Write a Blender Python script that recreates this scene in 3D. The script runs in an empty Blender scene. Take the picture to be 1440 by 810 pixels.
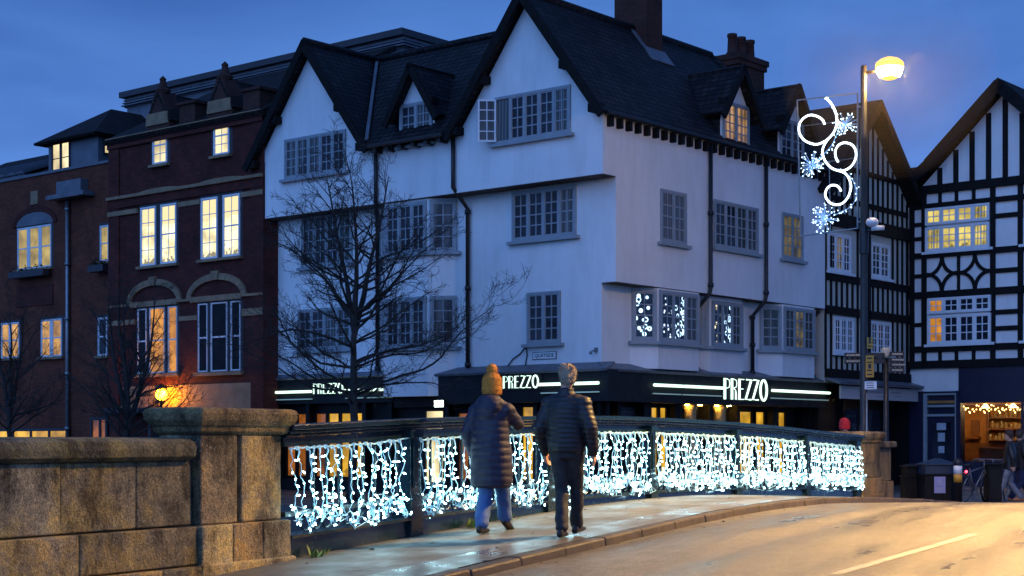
SKY_K, SUN_K, NEAR_K = 1.36, 1.12, 15000
import bpy, bmesh, math, random
from mathutils import Vector, Matrix, noise
random.seed(7)
R = math.radians
scn = bpy.context.scene
COL = scn.collection
ORG = {}

# ------------------------------------------------------------------ camera
FOC, CX, HY, ZC = 2222.0, 720.0, 618.0, 1.6
cam_d = bpy.data.cameras.new('camera'); cam = bpy.data.objects.new('camera', cam_d); COL.objects.link(cam)
cam.location = (0, 0, ZC); cam.rotation_euler = (R(90), 0, 0)
cam_d.sensor_width = 36; cam_d.lens = FOC / 1440 * 36; cam_d.shift_y = (HY - 405) / 1440
cam_d.clip_end = 3000; cam_d.clip_start = .1
scn.camera = cam
def at(px, py, Y): return Vector(((px - CX) / FOC * Y, Y, ZC + (HY - py) / FOC * Y))

# ------------------------------------------------------------------ frames of reference
D = Vector((.4823, .8760, 0)); N = Vector((.8760, -.4823, 0))        # along and across the bridge
def br(s, t, z): return D * s + N * t + Vector((0, 0, z))
ANG = R(50.22157); CO = Vector((2.76, 42.0, 0))                       # corner of the white house
AR = Vector((math.cos(ANG), math.sin(ANG), 0)); AL = Vector((-AR.y, AR.x, 0))
def blk(v, u, z): return CO + AR * v + AL * u + Vector((0, 0, z))
def interp(tab, x):
    if x <= tab[0][0]: return tab[0][1]
    if x >= tab[-1][0]: return tab[-1][1]
    for i in range(len(tab) - 1):
        if tab[i][0] <= x <= tab[i + 1][0]:
            x0, y0 = tab[i]; x1, y1 = tab[i + 1]; h = x1 - x0
            m0 = (y1 - tab[i - 1][1]) / (x1 - tab[i - 1][0]) if i > 0 else (y1 - y0) / h
            m1 = (tab[i + 2][1] - y0) / (tab[i + 2][0] - x0) if i + 2 < len(tab) else (y1 - y0) / h
            q = (x - x0) / h
            return (2*q**3 - 3*q*q + 1)*y0 + (q**3 - 2*q*q + q)*h*m0 + (-2*q**3 + 3*q*q)*y1 + (q**3 - q*q)*h*m1
PAVE = [(-20, 0), (0, .05), (6, .2), (9, .33), (12, .49), (14.4, .6), (17.6, .735), (20, .78), (22, .77), (26, .63), (30.4, .414), (36, .16), (42, .04), (52, .01), (90, .01)]
RAIL = [(8, 1.62), (12, 1.74), (14.4, 1.83), (16.5, 1.877), (19, 1.91), (22.3, 1.885), (25.2, 1.83), (28.2, 1.74), (31, 1.66)]
zp = lambda s: interp(PAVE, s)
zr = lambda s: interp(RAIL, s)

class Face:
    """a vertical plane given in plan by a point, a direction and its outward normal"""
    def __init__(s, p0, d, n): s.p = Vector((p0[0], p0[1], 0)); s.d = Vector((d[0], d[1], 0)); s.n = Vector((n[0], n[1], 0))
    def pt(s, a, z, d=0): return s.p + s.d * a + s.n * d + Vector((0, 0, z))
    def off(s, d): return Face(s.p + s.n * d, s.d, s.n)
    def px(s, px, py):                                               # measured point of the facade -> (a, z) on this plane (block coordinates)
        c = Vector((-CO.x, -CO.y, 0)); c = Vector((c.dot(AR), c.dot(AL), 0))
        r = Vector(((px - CX) / FOC, 1, 0)); r = Vector((r.dot(AR), r.dot(AL), 0))
        k = (s.p - c).dot(s.n) / r.dot(s.n); q = c + r * k - s.p
        return q.dot(s.d), ZC + (HY - py) / FOC * k
def FL(v): return Face((v, 0), (0, 1), (-1, 0))
def FR(u): return Face((0, u), (1, 0), (0, -1))
def FP(p0, p1):                                                      # from p0 to p1, outward on the right-hand side
    d = Vector((p1[0]-p0[0], p1[1]-p0[1])); L = d.length; d /= L
    return Face(p0, (d.x, d.y), (d.y, -d.x)), L

# ------------------------------------------------------------------ objects
def tag(o, label=None, cat=None, group=None, kind=None):
    for k, v in (('label', label), ('category', cat), ('group', group), ('kind', kind)):
        if v: o[k] = v
    return o
def thing(name, label, cat, loc, group=None, block=None):
    o = bpy.data.objects.new(name, None); COL.objects.link(o); o.empty_display_size = .2
    if block is not None:
        o.location = blk(*block); o.rotation_euler.z = ANG; ORG[o.name] = Vector(block)
    else:
        o.location = loc; ORG[o.name] = Vector(loc)
    return tag(o, label, cat, group)

class MB:
    def __init__(s): s.v = []; s.f = []; s.m = []
    def add(s, vs, fs, mi=0):
        b = len(s.v); s.v += [Vector(p) for p in vs]
        for f in fs: s.f.append([b + i for i in f]); s.m.append(mi)
        return s
    def hexa(s, p, mi=0): return s.add(p, [(0,1,2,3), (7,6,5,4), (0,4,5,1), (1,5,6,2), (2,6,7,3), (3,7,4,0)], mi)
    def box(s, x0, x1, y0, y1, z0, z1, mi=0):
        return s.hexa([(x0,y0,z0),(x1,y0,z0),(x1,y1,z0),(x0,y1,z0),(x0,y0,z1),(x1,y0,z1),(x1,y1,z1),(x0,y1,z1)], mi)
    def obox(s, c, ax, ay, az, mi=0):                                # oriented box, half axes
        c, ax, ay, az = Vector(c), Vector(ax), Vector(ay), Vector(az)
        return s.hexa([c-ax-ay-az, c+ax-ay-az, c+ax+ay-az, c-ax+ay-az, c-ax-ay+az, c+ax-ay+az, c+ax+ay+az, c-ax+ay+az], mi)
    def fbox(s, F, a0, a1, z0, z1, d0, d1, mi=0):
        return s.hexa([F.pt(a0,z0,d0),F.pt(a1,z0,d0),F.pt(a1,z0,d1),F.pt(a0,z0,d1),F.pt(a0,z1,d0),F.pt(a1,z1,d0),F.pt(a1,z1,d1),F.pt(a0,z1,d1)], mi)
    def sbox(s, s0, s1, t0, t1, z0, z1, mi=0):                       # box in bridge coordinates
        return s.hexa([br(s0,t0,z0),br(s1,t0,z0),br(s1,t1,z0),br(s0,t1,z0),br(s0,t0,z1),br(s1,t0,z1),br(s1,t1,z1),br(s0,t1,z1)], mi)
    def fprism(s, F, poly, d0, d1, mi=0):
        n = len(poly); vs = [F.pt(a, z, d0) for a, z in poly] + [F.pt(a, z, d1) for a, z in poly]
        return s.add(vs, [tuple(range(n)), tuple(range(2*n-1, n-1, -1))] + [(i, (i+1) % n, n+(i+1) % n, n+i) for i in range(n)], mi)
    def fbar(s, F, p, q, w, d0, d1, mi=0):                           # straight bar in a facade, p/q = (a, z)
        dx, dz = q[0]-p[0], q[1]-p[1]; L = math.hypot(dx, dz) or 1; nx, nz = -dz/L*w/2, dx/L*w/2
        return s.fprism(F, [(p[0]+nx,p[1]+nz),(q[0]+nx,q[1]+nz),(q[0]-nx,q[1]-nz),(p[0]-nx,p[1]-nz)], d0, d1, mi)
    def slab(s, quad, th, mi=0):
        q = [Vector(p) for p in quad]; n = (q[1]-q[0]).cross(q[2]-q[0]).normalized()
        if n.z < 0: n = -n
        m = len(q); lo = [p - n*th for p in q]
        return s.add(q + lo, [tuple(range(m)), tuple(range(2*m-1, m-1, -1))] + [(i, (i+1) % m, m+(i+1) % m, m+i) for i in range(m)], mi)
    def ring(s, rings, mi=0, cap=True, close=False):
        n = len(rings[0]); b = len(s.v); k = len(rings)
        for r in rings: s.v += [Vector(p) for p in r]
        for j in range(k if close else k-1):
            for i in range(n):
                s.f.append([b+j*n+i, b+j*n+(i+1) % n, b+((j+1) % k)*n+(i+1) % n, b+((j+1) % k)*n+i]); s.m.append(mi)
        if cap and not close:
            s.f.append([b+i for i in range(n-1, -1, -1)]); s.m.append(mi)
            s.f.append([b+(k-1)*n+i for i in range(n)]); s.m.append(mi)
        return s
    def tube(s, path, r, n=6, mi=0, close=False):
        p = [Vector(x) for x in path]; k = len(p); rr = r if isinstance(r, (list, tuple)) else [r]*k
        rings = []; up = None
        for i in range(k):
            if close: t = p[(i+1) % k] - p[i-1]
            else: t = p[min(i+1, k-1)] - p[max(i-1, 0)]
            if t.length < 1e-9: t = Vector((0,0,1))
            t.normalize()
            if up is None: up = Vector((0,0,1)) if abs(t.z) < .9 else Vector((1,0,0))
            x = up - t*up.dot(t)
            if x.length < 1e-4: x = Vector((1,0,0)) - t*t.x
            x.normalize(); up = x; y = t.cross(x)
            rings.append([p[i] + (x*math.cos(2*math.pi*j/n) + y*math.sin(2*math.pi*j/n))*rr[i] for j in range(n)])
        return s.ring(rings, mi, True, close)
    def ell(s, rows, n=16, mi=0):                                    # stacked ellipses (z, cx, cy, rx, ry)
        return s.ring([[(cx+rx*math.cos(2*math.pi*i/n), cy+ry*math.sin(2*math.pi*i/n), z) for i in range(n)] for z, cx, cy, rx, ry in rows], mi)
    def ball(s, c, rx, ry=None, rz=None, n=14, k=9, mi=0):
        ry = ry or rx; rz = rz or rx
        rows = []
        for j in range(k+1):
            a = -math.pi/2 + math.pi*j/k; q = max(math.cos(a), .02)
            rows.append((c[2]+rz*math.sin(a), c[0], c[1], rx*q, ry*q))
        return s.ell(rows, n, mi)
    def mesh(s, name, mats, org=Vector((0,0,0)), smooth=False):
        me = bpy.data.meshes.new(name); me.from_pydata([p - org for p in s.v], [], s.f)
        for m in mats: me.materials.append(m)
        me.polygons.foreach_set('material_index', s.m)
        bm = bmesh.new(); bm.from_mesh(me); bmesh.ops.recalc_face_normals(bm, faces=bm.faces); bm.to_mesh(me); bm.free()
        if smooth: me.polygons.foreach_set('use_smooth', [True]*len(me.polygons))
        me.update(); return me
    def build(s, name, mats, parent=None, smooth=False, bevel=0, kind=None, org=None):
        if not isinstance(mats, (list, tuple)): mats = [mats]
        root = parent
        while root is not None and root.parent is not None: root = root.parent
        o_ = ORG.get(root.name, Vector((0,0,0))) if root is not None else (org or Vector((0,0,0)))
        o = bpy.data.objects.new(name, s.mesh(name, mats, o_, smooth)); COL.objects.link(o); o.parent = parent
        if root is None: o.location = o_; ORG[o.name] = Vector(o_)
        if bevel:
            b = o.modifiers.new('bevel', 'BEVEL'); b.width = bevel; b.segments = 2; b.limit_method = 'ANGLE'
        if kind: o['kind'] = kind
        return o

# ------------------------------------------------------------------ materials
def newmat(name):
    m = bpy.data.materials.new(name); m.use_nodes = True; nt = m.node_tree; nt.nodes.clear()
    out = nt.nodes.new('ShaderNodeOutputMaterial'); p = nt.nodes.new('ShaderNodeBsdfPrincipled'); nt.links.new(p.outputs[0], out.inputs[0])
    return m, nt, p
def nd(nt, t, **kw):
    n = nt.nodes.new('ShaderNode' + t)
    for k, v in kw.items():
        if k.startswith('i_'): n.inputs[k[2:].replace('_', ' ')].default_value = v
        else: setattr(n, k, v)
    return n
def coords(nt, scale=(1,1,1), kind='Object'):
    tc = nd(nt, 'TexCoord'); mp = nd(nt, 'Mapping'); mp.inputs['Scale'].default_value = scale
    nt.links.new(tc.outputs[kind], mp.inputs[0]); return mp.outputs[0]
def ramp(nt, fac, stops):
    r = nd(nt, 'ValToRGB'); e = r.color_ramp.elements
    while len(e) < len(stops): e.new(.5)
    for q, (p, c) in zip(e, stops): q.position = p; q.color = (*c, 1) if len(c) == 3 else c
    nt.links.new(fac, r.inputs[0]); return r.outputs[0]
def mix(nt, fac, a, b, mode='MIX'):
    m = nd(nt, 'MixRGB', blend_type=mode)
    for s, v in ((0, fac), (1, a), (2, b)):
        if hasattr(v, 'is_linked'): nt.links.new(v, m.inputs[s])
        elif s == 0: m.inputs[0].default_value = v
        else: m.inputs[s].default_value = (*v, 1)
    return m.outputs[0]
def nz(nt, vec, scale, detail=4, rough=.6, dist=0):
    n = nd(nt, 'TexNoise'); n.inputs['Scale'].default_value = scale; n.inputs['Detail'].default_value = detail
    n.inputs['Roughness'].default_value = rough; n.inputs['Distortion'].default_value = dist; nt.links.new(vec, n.inputs['Vector']); return n.outputs[0]
def bump(nt, p, h, strength=.3, dist=.02):
    b = nd(nt, 'Bump'); b.inputs['Strength'].default_value = strength; b.inputs['Distance'].default_value = dist
    nt.links.new(h, b.inputs['Height']); nt.links.new(b.outputs[0], p.inputs['Normal'])
def paint(name, c, rough=.5, var=.25, scale=3, bs=.15, metal=0, stretch=(1,1,1), bscale=None, spec=.5):
    m, nt, p = newmat(name); p.inputs['Specular IOR Level'].default_value = spec; v = coords(nt, stretch)
    col = ramp(nt, nz(nt, v, scale, 6), [(.3, tuple(x*(1-var) for x in c)), (.7, tuple(min(1, x*(1+var*.5)) for x in c))])
    nt.links.new(col, p.inputs['Base Color']); p.inputs['Metallic'].default_value = metal
    rr = ramp(nt, nz(nt, v, scale*2.3, 4), [(.3, (rough*.8,)*3), (.7, (min(1, rough*1.2),)*3)]); nt.links.new(rr, p.inputs['Roughness'])
    if bs: bump(nt, p, nz(nt, v, bscale or scale*12, 4), bs, .01)
    return m
def glow(name, c, strength, vary=0, scale=8):
    m, nt, p = newmat(name); p.inputs['Base Color'].default_value = (*[min(1, x) for x in c], 1); p.inputs['Roughness'].default_value = .4
    p.inputs['Emission Color'].default_value = (*c, 1); p.inputs['Emission Strength'].default_value = strength
    if vary:
        v = coords(nt); n = nz(nt, v, scale, 3)
        nt.links.new(ramp(nt, n, [(.35, tuple(x*(1-vary) for x in c)), (.65, c)]), p.inputs['Emission Color'])
    return m
def along(nt, sx=1, sz=1):                                           # (x+y, z) of the object: rows that wrap round a corner
    tc = nd(nt, 'TexCoord'); sp = nd(nt, 'SeparateXYZ'); nt.links.new(tc.outputs['Object'], sp.inputs[0])
    ad = nd(nt, 'Math', operation='ADD'); nt.links.new(sp.outputs[0], ad.inputs[0]); nt.links.new(sp.outputs[1], ad.inputs[1])
    cb = nd(nt, 'CombineXYZ'); nt.links.new(ad.outputs[0], cb.inputs[0]); nt.links.new(sp.outputs[2], cb.inputs[1])
    mp = nd(nt, 'Mapping'); mp.inputs['Scale'].default_value = (sx, sz, 1); nt.links.new(cb.outputs[0], mp.inputs[0])
    return mp.outputs[0], tc.outputs['Object']
def coursed(name, c1, c2, mortar, w, h, gap, rough=.8, bs=.5, dirt=.5, sz=1):
    m, nt, p = newmat(name); v, o = along(nt, 1, sz)
    b = nd(nt, 'TexBrick'); b.inputs['Scale'].default_value = 1; b.inputs['Brick Width'].default_value = w; b.inputs['Row Height'].default_value = h
    b.inputs['Mortar Size'].default_value = gap; b.inputs['Mortar Smooth'].default_value = .2; b.inputs['Bias'].default_value = 0
    b.inputs['Color1'].default_value = (*c1, 1); b.inputs['Color2'].default_value = (*c2, 1); b.inputs['Mortar'].default_value = (*mortar, 1)
    nt.links.new(v, b.inputs['Vector'])
    d = ramp(nt, nz(nt, o, .8, 6, .65), [(.3, (1-dirt,)*3), (.75, (1.15,)*3)])
    nt.links.new(mix(nt, 1, b.outputs[0], d, 'MULTIPLY'), p.inputs['Base Color']); p.inputs['Roughness'].default_value = rough; p.inputs['Specular IOR Level'].default_value = .22
    h_ = mix(nt, .35, b.outputs[1], nz(nt, o, 20, 4))
    iv = nd(nt, 'Invert'); nt.links.new(h_, iv.inputs['Color']); bump(nt, p, iv.outputs[0], bs, .03)
    return m
def lit(name, c, strength, pat=.4, low=.0, z=None, fold=0, spread=3.0, blind=None):
    """window glass with a lit room behind it: shapes in the room, curtains, darker towards the sill"""
    m, nt, p = newmat(name); v = coords(nt)
    n = nz(nt, v, spread, 3, .5)
    col = ramp(nt, n, [(.36, tuple(x*(1-pat) for x in c)), (.56, c)])
    if fold:
        w = nd(nt, 'TexWave', wave_type='BANDS', bands_direction='DIAGONAL'); w.inputs['Scale'].default_value = fold; w.inputs['Distortion'].default_value = 1.5
        mp = coords(nt, (1, 1, .02)); nt.links.new(mp, w.inputs[0])
        col = mix(nt, 1, col, ramp(nt, w.outputs[1], [(.1, (.45,)*3), (.8, (1.1,)*3)]), 'MULTIPLY')
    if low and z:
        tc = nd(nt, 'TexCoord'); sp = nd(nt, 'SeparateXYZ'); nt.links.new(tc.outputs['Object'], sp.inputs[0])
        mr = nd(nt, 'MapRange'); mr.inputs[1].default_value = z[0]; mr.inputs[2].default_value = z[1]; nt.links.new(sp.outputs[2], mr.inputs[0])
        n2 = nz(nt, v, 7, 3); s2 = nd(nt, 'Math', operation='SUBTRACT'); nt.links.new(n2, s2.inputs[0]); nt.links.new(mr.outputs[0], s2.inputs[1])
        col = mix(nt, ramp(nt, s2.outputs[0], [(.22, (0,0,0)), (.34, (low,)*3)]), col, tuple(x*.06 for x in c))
    col = mix(nt, 1, col, ramp(nt, nz(nt, v, .9, 2, .5), [(.35, (.55, .52, .45)), (.62, (1.12, 1.12, 1.12))]), 'MULTIPLY')
    if blind:
        tc = nd(nt, 'TexCoord'); sp = nd(nt, 'SeparateXYZ'); nt.links.new(tc.outputs['Object'], sp.inputs[0])
        gt = nd(nt, 'Math', operation='GREATER_THAN'); gt.inputs[1].default_value = blind; nt.links.new(sp.outputs[2], gt.inputs[0])
        col = mix(nt, gt.outputs[0], col, tuple(x*y for x, y in zip(c, (.62, .58, .50))))
    p.inputs['Base Color'].default_value = (.02, .02, .02, 1); p.inputs['Roughness'].default_value = .08
    nt.links.new(col, p.inputs['Emission Color']); p.inputs['Emission Strength'].default_value = strength
    return m
def darkglass(name, tint=(.01, .012, .018), curtain=0, sheen=.0):
    m, nt, p = newmat(name); v = coords(nt); p.inputs['Roughness'].default_value = .06
    col = ramp(nt, nz(nt, v, 1.3, 4), [(.35, tint), (.7, tuple(x*3+.003 for x in tint))])
    if curtain:
        w = nd(nt, 'TexWave', bands_direction='DIAGONAL'); w.inputs['Scale'].default_value = 5; w.inputs['Distortion'].default_value = 2
        nt.links.new(coords(nt, (1,1,.02)), w.inputs[0])
        col = mix(nt, ramp(nt, nz(nt, coords(nt, (.6,.6,.05)), 1.2, 2), [(.4, (0,0,0)), (.5, (1,1,1))]), col, ramp(nt, w.outputs[1], [(.1, (curtain*.4,)*3), (.9, (curtain,)*3)]))
    nt.links.new(col, p.inputs['Base Color']); p.inputs['Specular IOR Level'].default_value = .26
    bump(nt, p, nz(nt, v, 1.5, 2), .04, .05)
    return m

M = {}
def white_render():
    m, nt, p = newmat('white render'); v = coords(nt)
    big = ramp(nt, nz(nt, v, .35, 5, .6), [(.25, (.68, .68, .68)), (.75, (.80, .79, .78))])
    st = ramp(nt, nz(nt, coords(nt, (1.3, 1.3, .35)), 1.2, 7, .7), [(.44, (1,1,1)), (.80, (.83, .82, .80))])
    nt.links.new(mix(nt, 1, big, st, 'MULTIPLY'), p.inputs['Base Color']); p.inputs['Roughness'].default_value = .85
    bump(nt, p, nz(nt, v, 14, 5, .7), .25, .012); return m
M['white'] = white_render()
M['cream'] = paint('cream infill', (.55, .52, .44), .85, .12, 1.2, .2)
M['soffit'] = paint('brown soffit', (.10, .065, .045), .8)
M['tile'] = coursed('clay roof tiles', (.010, .0095, .011), (.034, .030, .031), (.0015, .0015, .002), .26, .19, .028, .6, 1.0, .5, 1.25)
M['browntile'] = coursed('brown roof tiles', (.016, .012, .011), (.033, .022, .018), (.003, .0025, .0025), .24, .16, .02, .75, .9, .5, 1.25)
M['brick'] = coursed('dark red brick', (.145, .026, .018), (.085, .018, .014), (.055, .034, .03), .225, .075, .01, .85, .4, .55)
M['redbrick'] = coursed('orange red brick', (.22, .052, .024), (.14, .034, .019), (.07, .048, .036), .225, .075, .01, .85, .4, .5)
M['chimbrick'] = coursed('chimney brick', (.11, .038, .026), (.07, .026, .02), (.05, .04, .035), .225, .075, .012, .85, .6, .5)
M['dress'] = paint('buff stone dressing', (.27, .18, .10), .8, .35, 2, .3)
M['grey'] = paint('grey window paint', (.27, .30, .32), .5, .12, 3, .05)
M['wframe'] = paint('white window paint', (.72, .73, .75), .45, .1, 3, .05)
M['darkframe'] = paint('dark window paint', (.03, .03, .035), .5)
M['black'] = paint('black gloss paint', (.008, .008, .010), .45, .3, 4, .1)
M['timber'] = paint('black timber', (.006, .0055, .0055), .75, .4, 3, .4, 0, (3, 3, .4), None, .2)
M['lead'] = paint('lead sheet', (.12, .13, .15), .5, .3, 2, .2)
M['fascia'] = paint('charcoal fascia', (.010, .012, .013), .6, .3, 2, .1, 0, (1, 1, 1), None, .25)
M['shopdark'] = paint('dark shop joinery', (.006, .0055, .0055), .5, .3, 3, .1, 0, (1, 1, 1), None, .25)
M['binblack'] = paint('black bin plastic', (.005, .005, .006), .6, .3, 3, .1, 0, (1, 1, 1), None, .2)
M['navy'] = paint('navy shopfront paint', (.006, .008, .034), .4, .25, 2, .1)
M['pink'] = paint('pale sign board', (.50, .44, .42), .6, .08, 1.5, .05)
M['pipe'] = paint('black iron pipe', (.008, .008, .009), .5, .3, 6, .2)
M['steel'] = paint('galvanised steel', (.25, .26, .27), .4, .25, 5, .1, .7)
M['iron'] = paint('black iron tinted teal', (.004, .017, .023), .24, .3, 5, 0)  # teal glow of the light curtains mixed into the black
M['glass'] = darkglass('dark window glass')
M['glassdark'] = darkglass('very dark window glass', (.004, .0045, .006)); [setattr(n.inputs['Specular IOR Level'], 'default_value', .08) for n in M['glassdark'].node_tree.nodes if n.type == 'BSDF_PRINCIPLED']
M['glassc'] = darkglass('window glass with curtain', curtain=.16)
M['glassg'] = darkglass('greenish window glass', (.02, .028, .026), curtain=.10)
M['wire'] = glow('white cable with painted glow', (.42, .72, .85), .16)  # faint glow put into the cable for the light of its bulbs
M['led'] = glow('white led', (.52, .90, 1.0), 30.0)
M['ledsoft'] = glow('dim white led', (.35, .62, 1.0), .55)
M['led2'] = glow('white sparkle led', (.60, .82, 1.0), 3.0)
M['rope'] = glow('white rope light', (.78, .93, 1.0), 3.2)
M['neon'] = glow('green white neon', (.74, 1.0, .80), 1.7)
M['neondim'] = glow('neon reflector', (.42, .60, .48), .22)  # faint emission painting the tube's gleam on the ledge
M['sodium'] = glow('sodium lamp bowl', (1.0, .62, .20), 520)
M['sodnear'] = glow('sodium lamp lens', (1.0, .57, .18), NEAR_K)
M['orange'] = glow('orange lantern', (1.0, .33, .006), 150)
M['flood'] = glow('white floodlight', (.85, .95, .85), 14)
M['warmdown'] = glow('warm downlight', (1, .55, .09), 150)  # for the glowing discs added beside the columns
M['fairy'] = glow('warm fairy light', (1, .70, .25), 9)
M['redlamp'] = glow('red rear light', (1, .03, .05), 14)
# ------------------------------------------------------------------ windows
def window(root, F, a0, a1, z0, z1, lights=3, cols=2, rows=4, frame='grey', panes=None, sill=True, name='window', fw=.075, mw=.07, sash=.035, bar=.016, d=.055, hung=False, nosash=False, back=.012):
    """one window: frame with mullions and glazing bars, panes as a sub-part, sill as a sub-part. hung = double hung sash with a meeting rail"""
    if a0 > a1: a0, a1 = a1, a0
    f = MB(); g = MB(); pm = []
    f.fbox(F, a0, a0+fw, z0, z1, 0, d); f.fbox(F, a1-fw, a1, z0, z1, 0, d)
    f.fbox(F, a0+fw, a1-fw, z0, z0+fw, 0, d); f.fbox(F, a0+fw, a1-fw, z1-fw, z1, 0, d)
    lw = (a1-a0-2*fw-(lights-1)*mw)/lights
    if not isinstance(panes, (list, tuple)): panes = [panes or 'glass']*lights
    for i in range(lights):
        l0 = a0+fw+i*(lw+mw); l1 = l0+lw
        if i: f.fbox(F, l0-mw, l0, z0+fw, z1-fw, 0, d-.002)
        k = panes[i % len(panes)]
        if k is None: continue
        if k not in pm: pm.append(k)
        g.fbox(F, l0, l1, z0+fw, z1-fw, back-.004, back, pm.index(k))
        b0, b1 = z0+fw, z1-fw; s = 0 if nosash else sash
        if s:
            f.fbox(F, l0, l0+s, b0, b1, .002, d-.015, 0); f.fbox(F, l1-s, l1, b0, b1, .002, d-.015, 0)
            f.fbox(F, l0+s, l1-s, b0, b0+s, .002, d-.015, 0); f.fbox(F, l0+s, l1-s, b1-s, b1, .002, d-.015, 0)
        if hung:
            mz = (b0+b1)/2; f.fbox(F, l0+s, l1-s, mz-.025, mz+.025, .002, d-.01)
        for c in range(1, cols):
            x = l0+s+(lw-2*s)*c/cols; f.fbox(F, x-bar, x+bar, b0+s, b1-s, .002, d-.024)
        for r in range(1, rows):
            if hung and r*2 == rows: continue
            z = b0+s+(b1-b0-2*s)*r/rows; f.fbox(F, l0+s, l1-s, z-bar, z+bar, .003, d-.027)
    o = f.build(name, M[frame], root)
    if pm: g.build('pane', [M[k] for k in pm], o)
    if sill:
        MB().fbox(F, a0-.12, a1+.12, z0-.09, z0-.002, 0, .15).build('sill', M[sill if isinstance(sill, str) else frame], o)
    return o

# lit glass
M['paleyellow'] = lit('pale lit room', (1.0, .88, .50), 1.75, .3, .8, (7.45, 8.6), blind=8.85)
M['paleyellow2'] = lit('pale lit room with blind', (1.0, .85, .48), 1.2, .15)
M['gold'] = lit('golden lit room', (1.0, .66, .12), .8, .35)
M['amber'] = lit('amber lit room', (1.0, .52, .10), .8, .45)
M['orangeroom'] = lit('orange lit room', (1.0, .40, .03), .75, .55)
M['peach'] = lit('peach lit bedroom', (1.0, .55, .22), .55, .45, fold=3)
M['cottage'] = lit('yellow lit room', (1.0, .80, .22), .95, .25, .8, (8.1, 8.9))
M['cottagecurtain'] = lit('yellow lit curtain', (1.0, .80, .25), .75, .5, fold=6)
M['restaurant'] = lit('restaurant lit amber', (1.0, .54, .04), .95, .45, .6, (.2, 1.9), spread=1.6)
M['restdim'] = lit('restaurant dim orange', (1.0, .30, .02), .30, .7, spread=2)
M['dimyellow'] = lit('dim yellow room', (1.0, .75, .2), .15, .85, spread=2.2)
def sparkle(name, c, strength, scale, th=.16, ringed=True):  # reflections of outside lights painted into the pane as glowing rings and dots
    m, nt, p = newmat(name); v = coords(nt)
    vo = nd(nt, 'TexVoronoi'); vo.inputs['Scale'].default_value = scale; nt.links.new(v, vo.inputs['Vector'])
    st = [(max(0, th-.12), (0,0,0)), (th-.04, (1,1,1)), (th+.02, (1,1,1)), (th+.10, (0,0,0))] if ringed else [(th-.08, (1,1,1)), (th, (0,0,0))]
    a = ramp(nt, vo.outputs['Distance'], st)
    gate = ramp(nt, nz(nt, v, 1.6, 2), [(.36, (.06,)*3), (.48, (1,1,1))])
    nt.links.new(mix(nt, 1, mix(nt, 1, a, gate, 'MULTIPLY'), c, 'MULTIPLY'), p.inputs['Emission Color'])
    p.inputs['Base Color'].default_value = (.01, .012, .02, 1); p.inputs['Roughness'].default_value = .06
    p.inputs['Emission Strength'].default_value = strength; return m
M['glassneon'] = sparkle('glass with painted blue white reflections', (.50, .76, 1.0), 3.2, 5.6, .36)
M['glassdots'] = sparkle('glass with small painted reflections', (.65, .80, 1.0), 2.2, 7, .30, False)
M['glassmix'] = sparkle('glass with painted warm and white reflections', (1.0, .85, .5), 2.0, 5.5, .32, False)

# ------------------------------------------------------------------ the white corner house
wh = thing('white_corner_house', 'large white rendered corner house with steep gables and a dark restaurant front', 'house', None, block=(0, 0, 0))
VT = -.57                                                             # the top storey oversails the left front
L0, LT = FL(0), FL(VT); RT, R1 = FR(0), FR(.47)
w = MB()
w.box(0, 11.4, 0, 13.75, 5.8, 8.6)                                    # middle storey
w.box(0, 11.4, .47, 13.75, 2.9, 5.8)                                  # lower storey, set back under the right-hand jetty
w.box(VT, 11.4, 0, 13.3, 8.6, 10.38)                                  # top storey
for c, hw in ((2.57, 2.57), (11.19, 2.75)):                           # the two front gables
    w.fprism(LT, [(c-2.42, 10.37), (c+2.42, 10.37), (c, 13.55)], -.35, 0)
w.fprism(FL(0), [(8.2, 2.86), (13.75, 2.86), (13.75, 2.95), (8.2, 2.95)], -.2, 0)
w.build('wall', M['white'], wh)
s = MB(); s.box(VT+.004, -.004, .004, 13.29, 8.585, 8.597); s.box(.01, 11.39, .004, .466, 5.785, 5.797)
s.build('soffit', M['soffit'], wh)
# canted bays, full height, in the same render
def bay(pts, z0, z1):
    b = MB(); n = len(pts)
    b.add([(x, y, z0) for x, y in pts] + [(x, y, z1) for x, y in pts], [tuple(range(n)), tuple(range(2*n-1, n-1, -1))] + [(i, (i+1) % n, n+(i+1) % n, n+i) for i in range(n)])
    return b.build('bay_wall', M['white'], wh)
BL = [(-.0, 8.62), (-.48, 8.1), (-.48, 6.35), (-.0, 5.6)]             # on the left front (v, u)
bay(BL, 2.86, 8.58)
B1 = [(1.30, .47), (2.0, .02), (4.05, .02), (4.38, .47)]              # right front, by the corner
B3 = [(8.05, .47), (8.75, .02), (10.75, .02), (11.2, .47)]
B2 = [(4.75, .47), (5.0, .24), (6.75, .24), (7.0, .47)]
bay(B1, 3.55, 5.78); bay(B3, 3.55, 5.78); bay(B2, 3.55, 5.78)

# roofs
ro = MB(); TH = .10; RZ = 13.82
def gable_roof(c, hw, v0, v1, ov=.17, z=RZ):                          # ridge running back from the left front
    sl = 3.44/2.62; e = hw+ov
    for sg in (1, -1):
        ro.slab([(v0, c, z), (v1, c, z), (v1, c+sg*e, z-sl*e), (v0, c+sg*e, z-sl*e)][::sg], TH)
gable_roof(2.57, 2.57, VT-.32, 8.7)
gable_roof(11.19, 2.53, VT-.32, 5)
ro.slab([(2.2, 2.75, RZ-.06), (2.2, 11.1, RZ-.06), (VT-.36, 8.54, 10.30), (VT-.36, 5.22, 10.30)], TH)         # slope between the gables
ro.slab([(2.2, 4, RZ-.06), (2.2, 13.4, RZ-.06), (6, 13.4, 9.5), (6, 4, 9.5)], TH)
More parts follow.
